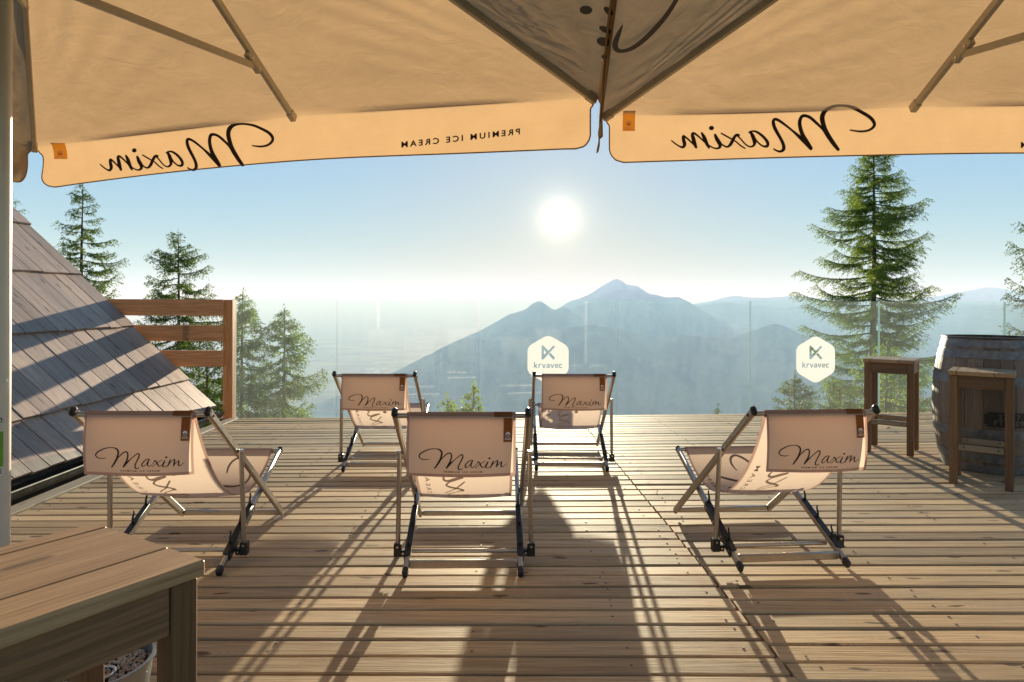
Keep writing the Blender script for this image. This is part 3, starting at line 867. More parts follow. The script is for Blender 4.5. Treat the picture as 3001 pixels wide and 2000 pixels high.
# ------------------------------------------------------------------ deck chairs
def make_chair():
    t = empty('deck_chair', (0, 0, 0))
    HA, HB, HC = 0.262, 0.241, 0.292
    def A(y): return Vector((0, y, (0.78 - y) * 0.734))        # back frame line
    def B(y): return Vector((0, y, 0.018 + 0.425 * y))         # seat frame line
    T = A(-0.16)
    for s in (-1, 1):
        fr = MB(); a = A(0.775) + Vector((s * HA, 0, 0.018)); c = T + Vector((s * HA, 0, 0.018))
        fr.tube([a, c], 0.016, 12, flat=(0.010, 0.0185), up=(1, 0, 0)) if False else fr.bar(a, c, 0.020, 0.036, 0.006)
        leg = fr.build('back_frame_leg', M['alu'], t, angle=40)
        d = (c - a).normalized()
        cp = MB(); cp.bar(c - d * 0.004, c + d * 0.022, 0.024, 0.041, 0.008); cp.build('end_cap', M['cap'], leg, angle=40)
        bo = MB(); bo.disc(c + Vector((s * 0.011, 0, 0)) - d * 0.03, (1, 0, 0), 0.006, 10, 0.002); bo.build('bolt', M['cap'], leg)
        fr = MB(); a = B(0.0) + Vector((s * HB, 0, 0)); c = B(0.79) + Vector((s * HB, 0, 0)); 
        fr.bar(a, c, 0.020, 0.034, 0.006)
        leg = fr.build('seat_frame_leg', M['alu'], t, angle=40)
        d = (c - a).normalized(); nrm = Vector((0, -d.z, d.y))
        cp = MB(); cp.bar(a - d * 0.016, a + d * 0.024, 0.024, 0.037, 0.007); cp.build('end_cap', M['cap'], leg, angle=40)
        cp = MB(); cp.bar(c - d * 0.002, c + d * 0.012, 0.023, 0.036, 0.006); cp.build('end_cap', M['cap'], leg, angle=40)
        # ratchet strip with hooks on the outer upper side
        rk = MB(); p0 = B(0.07) + Vector((s * (HB + 0.0125), 0, 0)); p1 = B(0.37) + Vector((s * (HB + 0.0125), 0, 0))
        rk.bar(p0, p1, 0.006, 0.036, 0.002)
        p0 = B(0.07) + Vector((s * HB, 0, 0)) + nrm * 0.020; p1 = B(0.37) + Vector((s * HB, 0, 0)) + nrm * 0.020
        rk.bar(p0, p1, 0.026, 0.007, 0.002)
        for hy in (0.13, 0.25, 0.365):
            q = B(hy) + Vector((s * HB, 0, 0)) + nrm * 0.020
            rk.tube([q, q + nrm * 0.016 - d * 0.004, q + nrm * 0.030 + d * 0.004, q + nrm * 0.040 + d * 0.018, q + nrm * 0.052 + d * 0.020], [0.006, 0.006, 0.005, 0.004, 0.003], 6)
        rk = rk.build('ratchet', M['cap'], leg, angle=40)
        rv = MB()
        for hy in (0.09, 0.17, 0.26, 0.35):
            rv.disc(B(hy) + Vector((s * (HB + 0.016), 0, 0)), (1, 0, 0), 0.005, 8, 0.0015)
        rv.build('rivet', M['rivet'], leg)
        # support tube outside both frames
        c0 = Vector((s * 0.283, 0.125, 0.495)); c1 = Vector((s * HC, 0.146, 0.060))
        sp = MB(); sp.tube([c1, c0], 0.0105, 12); spo = sp.build('support_tube', M['alu'], t, angle=40)
        cp = MB(); cp.disc(c0 + Vector((0, 0, 0.002)), (0, 0, 1), 0.0112, 12, 0.004); cp.disc(Vector((s * 0.272, 0.125, 0.482)), (1, 0, 0), 0.007, 8, 0.009)
        cp.build('bolt', M['rivet'], spo)
        br = MB(); br.box(s * HC - 0.0165, s * HC + 0.0165, 0.128, 0.164, 0.035, 0.092, 0.003)
        xa, xb = sorted((s * HC - s * 0.0167, s * (HB + 0.014)))
        br.box(xa, xb, 0.130, 0.162, 0.036, 0.064, 0.003)
        bro = br.build('bracket', M['cap'], t)
        rv = MB(); rv.disc((s * HC, 0.1275, 0.078), (0, 1, 0), 0.0048, 8, 0.0015); rv.disc((s * (HB + 0.027), 0.1295, 0.050), (0, 1, 0), 0.0048, 8, 0.0015)
        rv.build('rivet', M['rivet'], bro)
    m = MB(); m.tube([(-HA + 0.009, T.y, T.z + 0.010), (HA - 0.009, T.y, T.z + 0.010)], 0.0105, 14); m.build('head_rail', M['alu'], t, angle=40)
    p = A(0.765); m = MB(); m.bar((-HA + 0.010, p.y, p.z + 0.020), (HA - 0.010, p.y, p.z + 0.020), 0.018, 0.026, 0.005); m.build('front_crossbar', M['alu'], t, angle=40)
    p = B(0.045); m = MB(); m.bar((-HB + 0.010, p.y, p.z), (HB - 0.010, p.y, p.z), 0.016, 0.036, 0.005); m.build('rear_crossbar', M['alu'], t, angle=40)
    m = MB(); m.tube([(-HB + 0.010, 0.146, 0.050 + 0.006), (HB - 0.010, 0.146, 0.056)], 0.0095, 12); m.build('lock_bar', M['alu'], t, angle=40)
    p = B(0.785); m = MB(); m.tube([(-HB + 0.010, p.y, p.z), (HB - 0.010, p.y, p.z)], 0.0105, 12); m.build('seat_rail', M['alu'], t, angle=40)
    # sling cloth
    zb = T.z + 0.010
    P0 = Vector((T.y + 0.012, zb)); P1 = Vector((0.09, 0.19)); P2 = Vector((0.50, 0.13)); P3 = Vector((p.y - 0.006, p.z + 0.012))
    NS = 40
    def bez(u):
        u1 = 1 - u
        return P0 * u1 ** 3 + P1 * 3 * u1 * u1 * u + P2 * 3 * u1 * u * u + P3 * u ** 3
    def sling(u, x, off=0.0):
        q = bez(u); q2 = bez(min(1, u + 0.01)); q1 = bez(max(0, u - 0.01)); d = (q2 - q1).normalized()
        nn = Vector((-d.y, d.x))            # points up/forward, the sitting side
        sagx = 0.010 * (1 - (x / 0.21) ** 2) * math.sin(PI * u)
        q = q - nn * sagx + nn * off
        return Vector((x, q.x, q.y))
    xs = [-0.207, -0.195, -0.15, -0.1, -0.05, 0, 0.05, 0.1, 0.15, 0.195, 0.207]
    vs = [sling(i / NS, x) for i in range(NS + 1) for x in xs]
    nx = len(xs)
    fs = [(i * nx + j, i * nx + j + 1, (i + 1) * nx + j + 1, (i + 1) * nx + j) for i in range(NS) for j in range(nx - 1)]
    fm = [1 if (k % (nx - 1)) in (0, nx - 2) else 0 for k in range(len(fs))]
    so = mk('sling', vs, fs, M['sling'], t, True, mats=[M['hem']], fm=fm)
    # cloth wrapped round the head rail, front and back layers meet
    m = MB(); m.tube([(-0.2135, T.y, zb), (0.2135, T.y, zb)], 0.0145, 16, caps=False); m.build('rail_sleeve', M['hem'], t, True)
    m = MB(); m.tube([(-0.205, p.y, p.z), (0.205, p.y, p.z)], 0.0135, 14, caps=False); m.build('seat_sleeve', M['hem'], t, True)
    # back flap
    FL = 0.232
    def flap(x, d, off=0.0):
        bow = 0.010 * math.sin(PI * d / FL) + 0.004 * math.sin(x * 14 + 1) * d / FL
        low = 0.006 * (1 - (x / 0.215) ** 2) * d / FL
        return Vector((x, T.y - 0.0145 - 0.004 * d / FL - bow + off, zb - d - low))
    xs = [-0.2135, -0.2035, -0.16, -0.12, -0.08, -0.04, 0, 0.04, 0.08, 0.12, 0.16, 0.2035, 0.2135]
    ds = [0, 0.02, 0.05, 0.08, 0.11, 0.14, 0.17, 0.2, FL - 0.012, FL]
    nx = len(xs)
    vs = [flap(x, d) for d in ds for x in xs]
    fs = [(i * nx + j, i * nx + j + 1, (i + 1) * nx + j + 1, (i + 1) * nx + j) for i in range(len(ds) - 1) for j in range(nx - 1)]
    fm = []
    for i in range(len(ds) - 1):
        for j_ in range(nx - 1):
            fm.append(1 if (j_ in (0, nx - 2) or i == len(ds) - 2) else 0)
    fo_ = mk('flap', vs, fs, M['sling'], t, True, mats=[M['hem']], fm=fm)
    # printed script, reads from behind: trace x runs right to left
    kx = 0.342 / 2127.0; ky = 0.0735 / 425.0
    def fn(tx, ty):
        x = 0.007 + (1158 - tx) * kx; d = FL - 0.036 - (515 - ty) * ky
        return flap(x, d, -0.0018)
    V, Fc = script_mesh(fn, wk=0.9, n=4)
    mk('lettering', V, Fc, M['ink'], fo_)
    V, Fc = text_mesh('PREMIUM ICE CREAM', 0.0085, 0.0002, 1.55)
    mx, mn = max(v[0] for v in V), min(v[0] for v in V); s_ = 0.151 / (mx - mn)
    mk('small_lettering', [flap((v[0] - (mx + mn) / 2) * s_ + 0.007, FL - 0.018 - v[1] * 1.0, -0.0018) for v in V], Fc, M['ink'], fo_)
    # big print along the sling
    def fn2(tx, ty, off):
        u = 1 - (0.05 + 0.90 * (2235 - tx) / 2145.0)
        return sling(u, -0.085 + (515 - ty) / 425.0 * 0.235, off)
    V, Fc = script_mesh(lambda x, y: fn2(x, y, 0.0022), n=4)
    mk('lettering', V, Fc, M['ink3'], so)
    V, Fc = text_mesh('PREMIUM ICE CREAM', 0.03, 0.0005, 1.5)
    mx, mn = max(v[0] for v in V), min(v[0] for v in V)
    V2 = [sling(1 - (0.2 + 0.6 * (v[0] - mn) / (mx - mn)), -0.165 + v[1] * 0.9, o_) for o_ in (0.0022,) for v in V]
    mk('small_lettering', V2, Fc, M['ink3'], so)
    # brown band on the rail and hanging tag with a round emblem
    m = MB(); m.tube([(0.128, T.y, zb), (0.199, T.y, zb)], 0.0155, 16, caps=False); bd = m.build('band', M['tag'], t, True)
    g = MB()
    tg = [flap(x, d, -0.0028) for d in (0.006, 0.03, 0.06, 0.098) for x in (0.165, 0.182, 0.199)]
    tfs = [(i * 3 + j, i * 3 + j + 1, (i + 1) * 3 + j + 1, (i + 1) * 3 + j) for i in range(3) for j in range(2)]
    tg_o = mk('tag', tg, tfs, M['tag'], t)
    em = []; ef = []
    b = 0
    for k in range(16):
        a = 2 * PI * k / 16; em.append(flap(0.182 + 0.0092 * math.cos(a), 0.068 - 0.0092 * math.sin(a), -0.0038))
    ef.append(tuple(range(16)))
    for dd in (0.0815, 0.0865):
        b = len(em)
        em += [flap(0.170, dd, -0.0038), flap(0.194, dd, -0.0038), flap(0.194, dd + 0.0022, -0.0038), flap(0.170, dd + 0.0022, -0.0038)]
        ef.append((b, b + 1, b + 2, b + 3))
    eo = mk('emblem', em, ef, M['white'], tg_o)
    em = [flap(0.182 + 0.0068 * math.cos(a), 0.0685 + 0.0062 * math.sin(a), -0.0044) for a in [PI * k / 8 for k in range(9)]]
    # lower half cut out of the emblem
    mk('emblem', em, [tuple(range(9))], M['tag'], tg_o)
    return t

chair = make_chair()
GRP = 'deck chairs facing the valley'
def place(o, x, y, rz, label, zs=1.0):
    o.location = (x, y, 0.002); o.rotation_euler = (0, 0, rz); o.scale = (1, 1, zs)
    tag(o, label, 'deck chair', GRP)
chairs = [chair] + [copy_tree(chair) for _ in range(4)]
place(chairs[0], -0.2006, 2.854, math.radians(1.3), 'cream deck chair standing centre front with its frame squarely facing the sun')
place(chairs[1], -1.461, 2.853, math.radians(1.1), 'cream deck chair nearest the hut roof behind the big wooden stool seat')
place(chairs[2], 1.2215, 2.95, math.radians(5.6), 'cream deck chair in the front row near the bar stools, turned towards the centre')
place(chairs[3], -0.894, 4.615, math.radians(0.5), 'back row cream deck chair nearer the timber fence', 0.95)
place(chairs[4], 0.411, 4.65, math.radians(-0.5), 'back row cream deck chair in front of the pale hexagon logo on the glass', 0.95)

# ------------------------------------------------------------------ stools
def make_stool():
    t = empty('bar_stool', (0, 0, 0))
    W = 0.175; SH = 0.72
    cuts = [-W, -W + 0.045, W - 0.105, W]
    for i in range(3):
        a, c = cuts[i] + (0.0008 if i else 0), cuts[i + 1] - (0.0008 if i < 2 else 0)
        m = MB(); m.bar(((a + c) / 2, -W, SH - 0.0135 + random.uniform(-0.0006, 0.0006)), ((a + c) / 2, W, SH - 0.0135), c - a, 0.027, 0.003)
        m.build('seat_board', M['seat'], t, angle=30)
    L = W - 0.008 - 0.0225
    for sx in (-1, 1):
        for sy in (-1, 1):
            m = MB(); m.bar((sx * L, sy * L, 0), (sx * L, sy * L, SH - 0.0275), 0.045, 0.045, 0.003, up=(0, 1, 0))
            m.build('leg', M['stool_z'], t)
    for s in (-1, 1):
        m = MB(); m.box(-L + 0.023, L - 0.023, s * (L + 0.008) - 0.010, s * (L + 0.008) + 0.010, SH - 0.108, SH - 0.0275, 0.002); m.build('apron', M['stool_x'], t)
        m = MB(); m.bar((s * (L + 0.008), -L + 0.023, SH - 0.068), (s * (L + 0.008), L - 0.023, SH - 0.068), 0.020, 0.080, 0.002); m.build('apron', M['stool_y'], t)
        m = MB(); m.box(-L + 0.0235, L - 0.0235, s * (L - 0.004) - 0.014, s * (L - 0.004) + 0.014, 0.215, 0.252, 0.003)
        st = m.build('stretcher', M['stretcher'], t)
        m = MB()
        for dx in (-0.09, 0.09): m.disc((dx, s * (L - 0.004) - s * 0.0 , 0.2525), (0, 0, 1), 0.006, 8, 0.001)
        for dx in (-0.09, 0.09): m.disc((dx, s * (L - 0.004) - 0.0145, 0.238), (0, 1, 0), 0.005, 8, 0.001)
        m.build('screw', M['cap'], st)
    return t
stool = make_stool()
SG = 'tall square wooden bar stools'
s2 = copy_tree(stool); s3 = copy_tree(stool)
stool.location = (-0.746, 1.075, 0.003); stool.rotation_euler = (0, 0, math.radians(-32.3))
tag(stool, 'big near wooden bar stool in the lower left corner with a bucket of pebbles behind', 'bar stool', SG)
s2.location = (2.97, 5.34, 0.003); s2.rotation_euler = (0, 0, math.radians(-37)); tag(s2, 'dark wooden bar stool standing by the glass in front of the tall larch', 'bar stool', SG)
s3.location = (3.03, 4.40, 0.003); s3.rotation_euler = (0, 0, math.radians(-37)); tag(s3, 'brown wooden bar stool standing directly in front of the barrel', 'bar stool', SG)

# ------------------------------------------------------------------ barrel
BX, BY, BH = 3.38, 4.84, 0.91
brl = empty('barrel', (BX, BY, 0.003))
tag(brl, 'old oak wine barrel with galvanised hoops at the edge of the deck', 'barrel')
def br(z):
    q = (z / BH - 0.5) * 2
    return 0.28 + 0.066 * (1 - q * q) 
NSTV = 22
for k in range(NSTV):
    m = MB(); a0 = 2 * PI * k / NSTV + 0.04 * math.sin(k * 2.7) + 0.0035; a1 = 2 * PI * (k + 1) / NSTV + 0.04 * math.sin(((k + 1) % NSTV) * 2.7) - 0.0035
    nz = 10
    vs = []
    for i in range(nz + 1):
        z = BH * i / nz
        for rr in (br(z), br(z) - 0.022):
            for q in (0, 0.06, 0.5, 0.94, 1):
                a = a0 + (a1 - a0) * q
                r2 = rr - (0.0025 if (q in (0, 1) and rr == br(z)) else 0)
                vs.append((r2 * math.cos(a), r2 * math.sin(a), z))
    fs = []
    loop = [0, 1, 2, 3, 4, 9, 8, 7, 6, 5]
    for i in range(nz):
        for q in range(10):
            p, q2 = loop[q], loop[(q + 1) % 10]
            fs.append((i * 10 + p, i * 10 + q2, (i + 1) * 10 + q2, (i + 1) * 10 + p))
    fs.append(tuple(loop)[::-1]); fs.append(tuple(nz * 10 + p for p in loop))
    mk('stave', vs, fs, M['stave'], brl)
for z0, z1 in ((0.004, 0.060), (0.080, 0.135), (0.245, 0.305), (0.600, 0.662), (0.775, 0.830), (0.850, 0.902)):
    m = MB(); m.lathe([(br(z0) + 0.0005, z0), (br(z0) + 0.003, z0), (br((z0 + z1) / 2) + 0.0032, (z0 + z1) / 2), (br(z1) + 0.003, z1), (br(z1) + 0.0005, z1)], 64)
    m.build('hoop', M['hoop'], brl, angle=40)
m = MB(); m.lathe([(0.262, BH - 0.012), (0.262, BH + 0.008), (0.286, BH + 0.008), (0.288, BH + 0.001), (0.26, BH + 0.001)], 56); m.lathe([(0.0, BH - 0.01), (0.262, BH - 0.01)], 40)
m.build('lid', M['lid'], brl, angle=40)
# name plate bent round the belly
pl_a = math.atan2(-0.959, -0.282)
def plate_pt(s_, z, off):      # s_ in metres round the belly
    r = br(z) + off; a = pl_a + s_ / 0.34
    return (r * math.cos(a), r * math.sin(a), z)
PW = 0.135
vs = [plate_pt(-PW + 2 * PW * i / 12, z, o_) for o_ in (0.001, 0.007) for z in (0.33, 0.378, 0.426) for i in range(13)]
fs = []
for L_ in (0, 39):
    for i in range(2):
        for j_ in range(12): fs.append((L_ + i * 13 + j_, L_ + i * 13 + j_ + 1, L_ + (i + 1) * 13 + j_ + 1, L_ + (i + 1) * 13 + j_))
rim = list(range(13)) + [25, 38] + list(range(37, 25, -1)) + [13]
fs += [(rim[i], rim[(i + 1) % len(rim)], rim[(i + 1) % len(rim)] + 39, rim[i] + 39) for i in range(len(rim))]
pl = mk('plate', vs, fs, M['plate'], brl)
for txt, z, sz in (('27   7', 0.384, 0.045), ('FT3  09', 0.342, 0.048)):
    V, Fc = text_mesh(txt, sz, 0.001, 1.15)
    mk('lettering', [plate_pt(v[0] , z + v[1], 0.0078) for v in V], Fc, M['platetext'], pl)
m = MB(); 
bxs = [plate_pt(s_, z, 0.008) for s_, z in ((-PW + .008, .338), (PW - .008, .338), (PW - .008, .418), (-PW + .008, .418))]
for q in bxs: m.disc(q, (q[0], q[1], 0), 0.006, 8, 0.002)
m.build('rivet', M['hoop'], pl)

# ------------------------------------------------------------------ bucket of pebbles
bk = empty('bucket', (-0.99, 1.6, 0.003)); tag(bk, 'zinc bucket filled with pale pebbles behind the near stool', 'bucket')
m = MB(); m.lathe([(0.0, 0.004), (0.105, 0.0), (0.112, 0.1), (0.137, 0.29), (0.142, 0.296), (0.142, 0.303), (0.135, 0.303), (0.128, 0.24)], 40); m.build('shell', M['zinc'], bk, angle=40)
g = MB()
ico = [(0, 0, 1), (.9, 0, .2), (.28, .85, .2), (-.72, .53, .2), (-.72, -.53, .2), (.28, -.85, .2), (0, 0, -.6)]
icf = [(0, 1, 2), (0, 2, 3), (0, 3, 4), (0, 4, 5), (0, 5, 1), (6, 2, 1), (6, 3, 2), (6, 4, 3), (6, 5, 4), (6, 1, 5)]
for i in range(1500):
    r = 0.131 * math.sqrt(random.random()); a = random.uniform(0, 2 * PI)
    p = Vector((r * math.cos(a), r * math.sin(a), 0.268 + 0.008 * random.random() + 0.008 * math.cos(r * 12)))
    R3 = Matrix.Rotation(random.uniform(0, 6), 3, Vector((random.random(), random.random(), random.random() + .1)))
    s_ = random.uniform(0.0035, 0.0062)
    g.add([p + R3 @ (Vector(v) * s_) for v in ico], icf)
tag(g.build('pebbles', M['pebble'], bk, True), kind='stuff')
m = MB(); m.tube([(0.05 + 0.028 * math.cos(a) , -0.03 + 0.028 * math.sin(a), 0.292) for a in [PI * 2 * k / 20 for k in range(21)]], 0.0035, 8)
m.build('ring', M['rivet'], bk, True)
m = MB(); m.disc((0, 0, 0.262), (0, 0, 1), 0.129, 30, 0.004); m.build('fill', M['moss'], bk)

lf = MB(); p = G(2606, 1259); 
lf.add([(-.03, 0, .004), (0, .014, .012), (.032, .002, .005), (0, -.014, .010), (.0, 0, .022)], [(0, 1, 4), (1, 2, 4), (2, 3, 4), (3, 0, 4)])
lo = lf.build('dry_leaf', M['leaf']); lo.location = (p.x, p.y, 0.002); tag(lo, 'small curled dry leaf on the deck beside the far stool', 'leaf')

# ------------------------------------------------------------------ umbrellas
def make_umbrella(name, label, center, zap, corners, mids, prints, seed, pinches={}, poler=0.0277):
    """corners/mids: four tips each, ordered front-left, front-right, near-right, near-left; mids[i] lies between corner i and i+1"""
    o0 = Vector((center[0], center[1], 0))
    t = empty(name, o0)
    tag(t, label, 'umbrella', 'large cream square umbrellas over the deck')
    ap = Vector((center[0], center[1], zap))
    VH = 0.245
    rnd = random.Random(seed)
    for i in range(4):
        c0, mm, c1 = corners[i], mids[i], corners[(i + 1) % 4]
        NSG = 64; NT_ = 34; NV = 24
        vs = []; rowlen = NSG + 1
        e = (c1 - c0); e.z = 0; e.normalize(); nout = Vector((-e.y, e.x, 0))
        if (mm - ap).dot(nout) < 0: nout = -nout
        def edge(s):
            return c0 * ((1 - s) * (1 - 2 * s)) + mm * (4 * s * (1 - s)) + c1 * (s * (2 * s - 1))
        elen = (c1 - c0).length
        def slope_pt(s, q):
            p = ap.lerp(edge(s), q)
            rib = abs(math.sin(2 * PI * s))
            sag = 0.035 * rib * math.sin(PI * q * 0.85)
            tens = 0.0
            # tension folds running out of the corners
            for cc, sgn in ((0.0, 1), (1.0, -1)):
                ds = abs(s - cc) * elen * q; dq = (1 - q) * 1.6
                rr = math.hypot(ds, dq) + 1e-3; an = math.atan2(dq, ds)
                tens += 0.008 * math.sin(an * 26 + seed * 3 + 2.5 * mnoise.noise(Vector((an * 3, rr * 2, seed)))) * math.exp(-((rr - 0.45) / 0.42) ** 2) * min(1, ds * 6) * min(1, dq * 9)
            wr = 0.006 * mnoise.fractal(Vector((p.x * 3.0, p.y * 3.0, seed)), 0.8, 2, 4)
            return p + Vector((0, 0, -sag + tens + wr * min(1, (1 - q) * 12)))
        for a in range(NT_ + 1):
            q = 0.03 + 0.97 * (a / NT_)
            for b_ in range(rowlen): vs.append(slope_pt(b_ / NSG, q))
        wphase = rnd.uniform(0, 6)
        pinch = pinches.get(i)
        def val_pt(s, v):
            """s along, v 0..1 down the valance"""
            ins = 0.008 + 0.027 * min(1, v / 0.22) ** 2
            r0 = 0.70
            if v > r0:
                kk = (v - r0) / (1 - r0); ins += 0.075 * (1 - math.sqrt(max(0, 1 - kk * kk)))
            sp = ins / elen + s * (1 - 2 * ins / elen)
            p = edge(sp)
            out = 0.020 * math.sin(min(1, v * 3) * PI / 2)
            wav = 0.004 * math.sin(sp * elen * 5 + wphase) * v
            endw = (math.exp(-(sp * elen / 0.16) ** 2) + math.exp(-((1 - sp) * elen / 0.16) ** 2))
            wav += 0.014 * v * endw * math.sin(v * 5 + sp * 60)
            vh = VH
            if pinch is not None:
                dd_ = (sp if pinch == 0 else 1 - sp) * elen
                vh = VH * (1 - 0.72 * min(1, dd_ / 0.9))
            return p + nout * (out + wav) + Vector((0, 0, -vh * v - 0.006 * math.sin(sp * elen * 2.3 + wphase) * v - 0.012 * (1 - math.cos(min(1, v * 4) * PI / 2)) * 0))
        for a in range(1, NV + 1):
            for b_ in range(rowlen): vs.append(val_pt(b_ / NSG, a / NV))
        fs = []
        for a in range(NT_ + NV):
            for b_ in range(NSG):
                fs.append((a * rowlen + b_, a * rowlen + b_ + 1, (a + 1) * rowlen + b_ + 1, (a + 1) * rowlen + b_))
        co = mk('canopy_panel', vs, fs, M['canopy'], t, True, o0)
        # hem piping round the valance
        h = MB(); pts = [val_pt(0, v / 24) for v in range(1, 25)] + [val_pt(s / 40, 1) for s in range(1, 40)] + [val_pt(1, 1 - v / 24) for v in range(0, 24)]
        h.tube(pts, 0.0036, 6); h.build('hem', M['canopyhem'], co, True, o0)
        if i == 0:
            mid = (c0 + c1) / 2
            pp = mid + nout * 0.012
            for kind, dat in prints:
                if kind == 'script':
                    def wf(tx, ty, off, dat=dat):
                        px, py = dat(tx, ty)
                        return ray_plane(px, py, pp + nout * off, nout)
                    V, Fc = two_sided(wf, 0.0, wk=1.0)
                    # hug the cloth
                    V = [hug(v, c0, mm, c1, nout, val_pt, elen, k < len(V) // 2) for k, v in enumerate(V)]
                    mk('lettering', V, Fc, M['ink2'], co, org=o0)
                elif kind == 'caps':
                    (xa, ya), (xb, yb), hgt = dat
                    V, Fc = text_mesh('PREMIUM ICE CREAM', 1.0, 0.018, 1.45)
                    mx, mn = max(v[0] for v in V), min(v[0] for v in V)
                    W2 = []
                    for side in (0, 1):
                        for v in V:
                            q = (v[0] - mn) / (mx - mn)
                            px = xb + (xa - xb) * q; py = yb + (ya - yb) * q - v[1] * hgt
                            W2.append(hug(ray_plane(px, py, pp, nout), c0, mm, c1, nout, val_pt, elen, side == 0))
                    nV = len(V)
                    mk('small_lettering', W2, Fc + [tuple(i_ + nV for i_ in f) for f in Fc], M['ink2'], co, org=o0)
                elif kind == 'tag':
                    x0, x1, y0, y1 = dat
                    def q_(px, py, off):
                        return hug(ray_plane(px, py, pp, nout), c0, mm, c1, nout, val_pt, elen, True) - nout * off
                    gx_ = [x0 + (x1 - x0) * k / 3 for k in range(4)]; gy_ = [y0 + (y1 - y0) * k / 4 for k in range(5)]
                    tv = [q_(x, y, 0.0) for y in gy_ for x in gx_]
                    tf = [(a * 4 + b_, a * 4 + b_ + 1, (a + 1) * 4 + b_ + 1, (a + 1) * 4 + b_) for a in range(4) for b_ in range(3)]
                    tg = mk('tag', tv, tf, M['tagor'], co, org=o0)
                    cx_, cy_ = (x0 + x1) / 2, y0 + (y1 - y0) * 0.6; rr = (x1 - x0) * 0.23
                    em = [q_(cx_ + rr * math.cos(2 * PI * k / 16), cy_ + rr * math.sin(2 * PI * k / 16), 0.002) for k in range(16)]
                    ef = [tuple(range(16))]
                    for yy in (0.80, 0.89):
                        b_ = len(em); ya = y0 + (y1 - y0) * yy
                        em += [q_(cx_ - rr * 1.5, ya, .002), q_(cx_ + rr * 1.5, ya, .002), q_(cx_ + rr * 1.5, ya + 3, .002), q_(cx_ - rr * 1.5, ya + 3, .002)]
                        ef.append((b_, b_ + 1, b_ + 2, b_ + 3))
                    mk('emblem', em, ef, M['pale'], tg, org=o0)
                    em = [q_(cx_ + rr * .75 * math.cos(PI * k / 8), cy_ + 1 + rr * .7 * math.sin(PI * k / 8), 0.003) for k in range(9)]
                    mk('emblem', em, [tuple(range(9))], M['tagor'], tg, org=o0)
        for kind, dat in prints:
            if kind == 'slope' and dat[0] == i:
                # big print on the sloping side panel
                cen = ap.lerp(mm, 0.66)
                n_ = (c0 - ap).cross(c1 - ap).normalized()
                if n_.z < 0: n_ = -n_
                V, Fc = [], []
                for st, isdot in dat[1]:
                    if isdot:
                        b_ = len(V); x, y, rx, ry, an = st
                        for k in range(16):
                            a = 2 * PI * k / 16; ex, ey = rx * math.cos(a), ry * math.sin(a)
                            V.append(ray_plane(x + ex * math.cos(an) - ey * math.sin(an), y + ex * math.sin(an) + ey * math.cos(an), ap - n_ * 0.030, n_))
                        Fc.append(tuple(range(b_, b_ + 16)))
                    else:
                        v_, f_ = script_mesh(lambda x, y: ray_plane(x, y, ap - n_ * 0.030, n_), [st], 1.0, None)
                        b_ = len(V); V += v_; Fc += [tuple(k + b_ for k in f) for f in f_]
                mk('lettering', V, Fc, M['ink2'], co, org=o0)
    # ribs, end blocks, struts
    hubz = ap.z - 0.07; low = Vector((ap.x, ap.y, ap.z - 0.89))
    tips = []
    for i in range(4): tips += [(corners[i], True), (mids[i], False)]
    for tip, corner in tips:
        d = (tip - ap).normalized(); n_ = Vector((0, 0, 1)) - d * d.z
        a = Vector((ap.x, ap.y, hubz + 0.03)) + Vector((d.x, d.y, 0)) * 0.06 ; b_ = tip - Vector((0, 0, 0.024)) - d * 0.02
        m = MB(); m.bar(a, b_, 0.024, 0.036, 0.003); rib = m.build('rib', M['frame'], t, org=o0)
        m = MB(); dd = (b_ - a).normalized(); m.bar(b_ - dd * 0.045, b_ + dd * 0.012, 0.032, 0.044, 0.004); m.build('end_block', M['frame'], rib, org=o0)
        j_ = a.lerp(b_, 0.5 if corner else 0.77) - Vector((0, 0, 0.028))
        m = MB(); m.bar(j_ - dd * 0.06, j_ + dd * 0.06, 0.030, 0.040, 0.004); m.build('joint_block', M['frame'], rib, org=o0)
        m = MB(); m.disc(j_ - Vector((0, 0, 0.004)) - dd * 0.03, dd.cross(Vector((0, 0, 1))), 0.007, 8, 0.0175); m.disc(j_ - Vector((0, 0, 0.004)) + dd * 0.035, dd.cross(Vector((0, 0, 1))), 0.007, 8, 0.0175); m.build('bolt', M['rivet'], rib, org=o0)
        st0 = low + Vector((d.x, d.y, 0)).normalized() * 0.07
        m = MB(); m.bar(st0, j_ - Vector((0, 0, 0.016)), 0.020, 0.030, 0.003); m.build('strut', M['frame'], t, org=o0)
    m = MB(); m.tube([(ap.x, ap.y, 0.05), (ap.x, ap.y, ap.z + 0.02)], poler, 32); pole = m.build('pole', M['pole'], t, angle=50, org=o0)
    m = MB(); m.tube([(ap.x, ap.y, low.z - 0.05), (ap.x, ap.y, low.z + 0.04)], 0.07, 20); m.tube([(ap.x, ap.y, hubz - 0.02), (ap.x, ap.y, hubz + 0.07)], 0.075, 20); m.build('hub', M['frame'], t, angle=40, org=o0)
    m = MB(); m.box(ap.x - 0.35, ap.x + 0.35, ap.y - 0.05, ap.y + 0.05, 0.004, 0.05, 0.005); m.box(ap.x - 0.05, ap.x + 0.05, ap.y + 0.0505, ap.y + 0.35, 0.004, 0.049, 0.005); m.box(ap.x - 0.05, ap.x + 0.05, ap.y - 0.35, ap.y - 0.0505, 0.004, 0.049, 0.005)
    m.build('base', M['zinc'], t, org=o0)
    return t, pole, o0

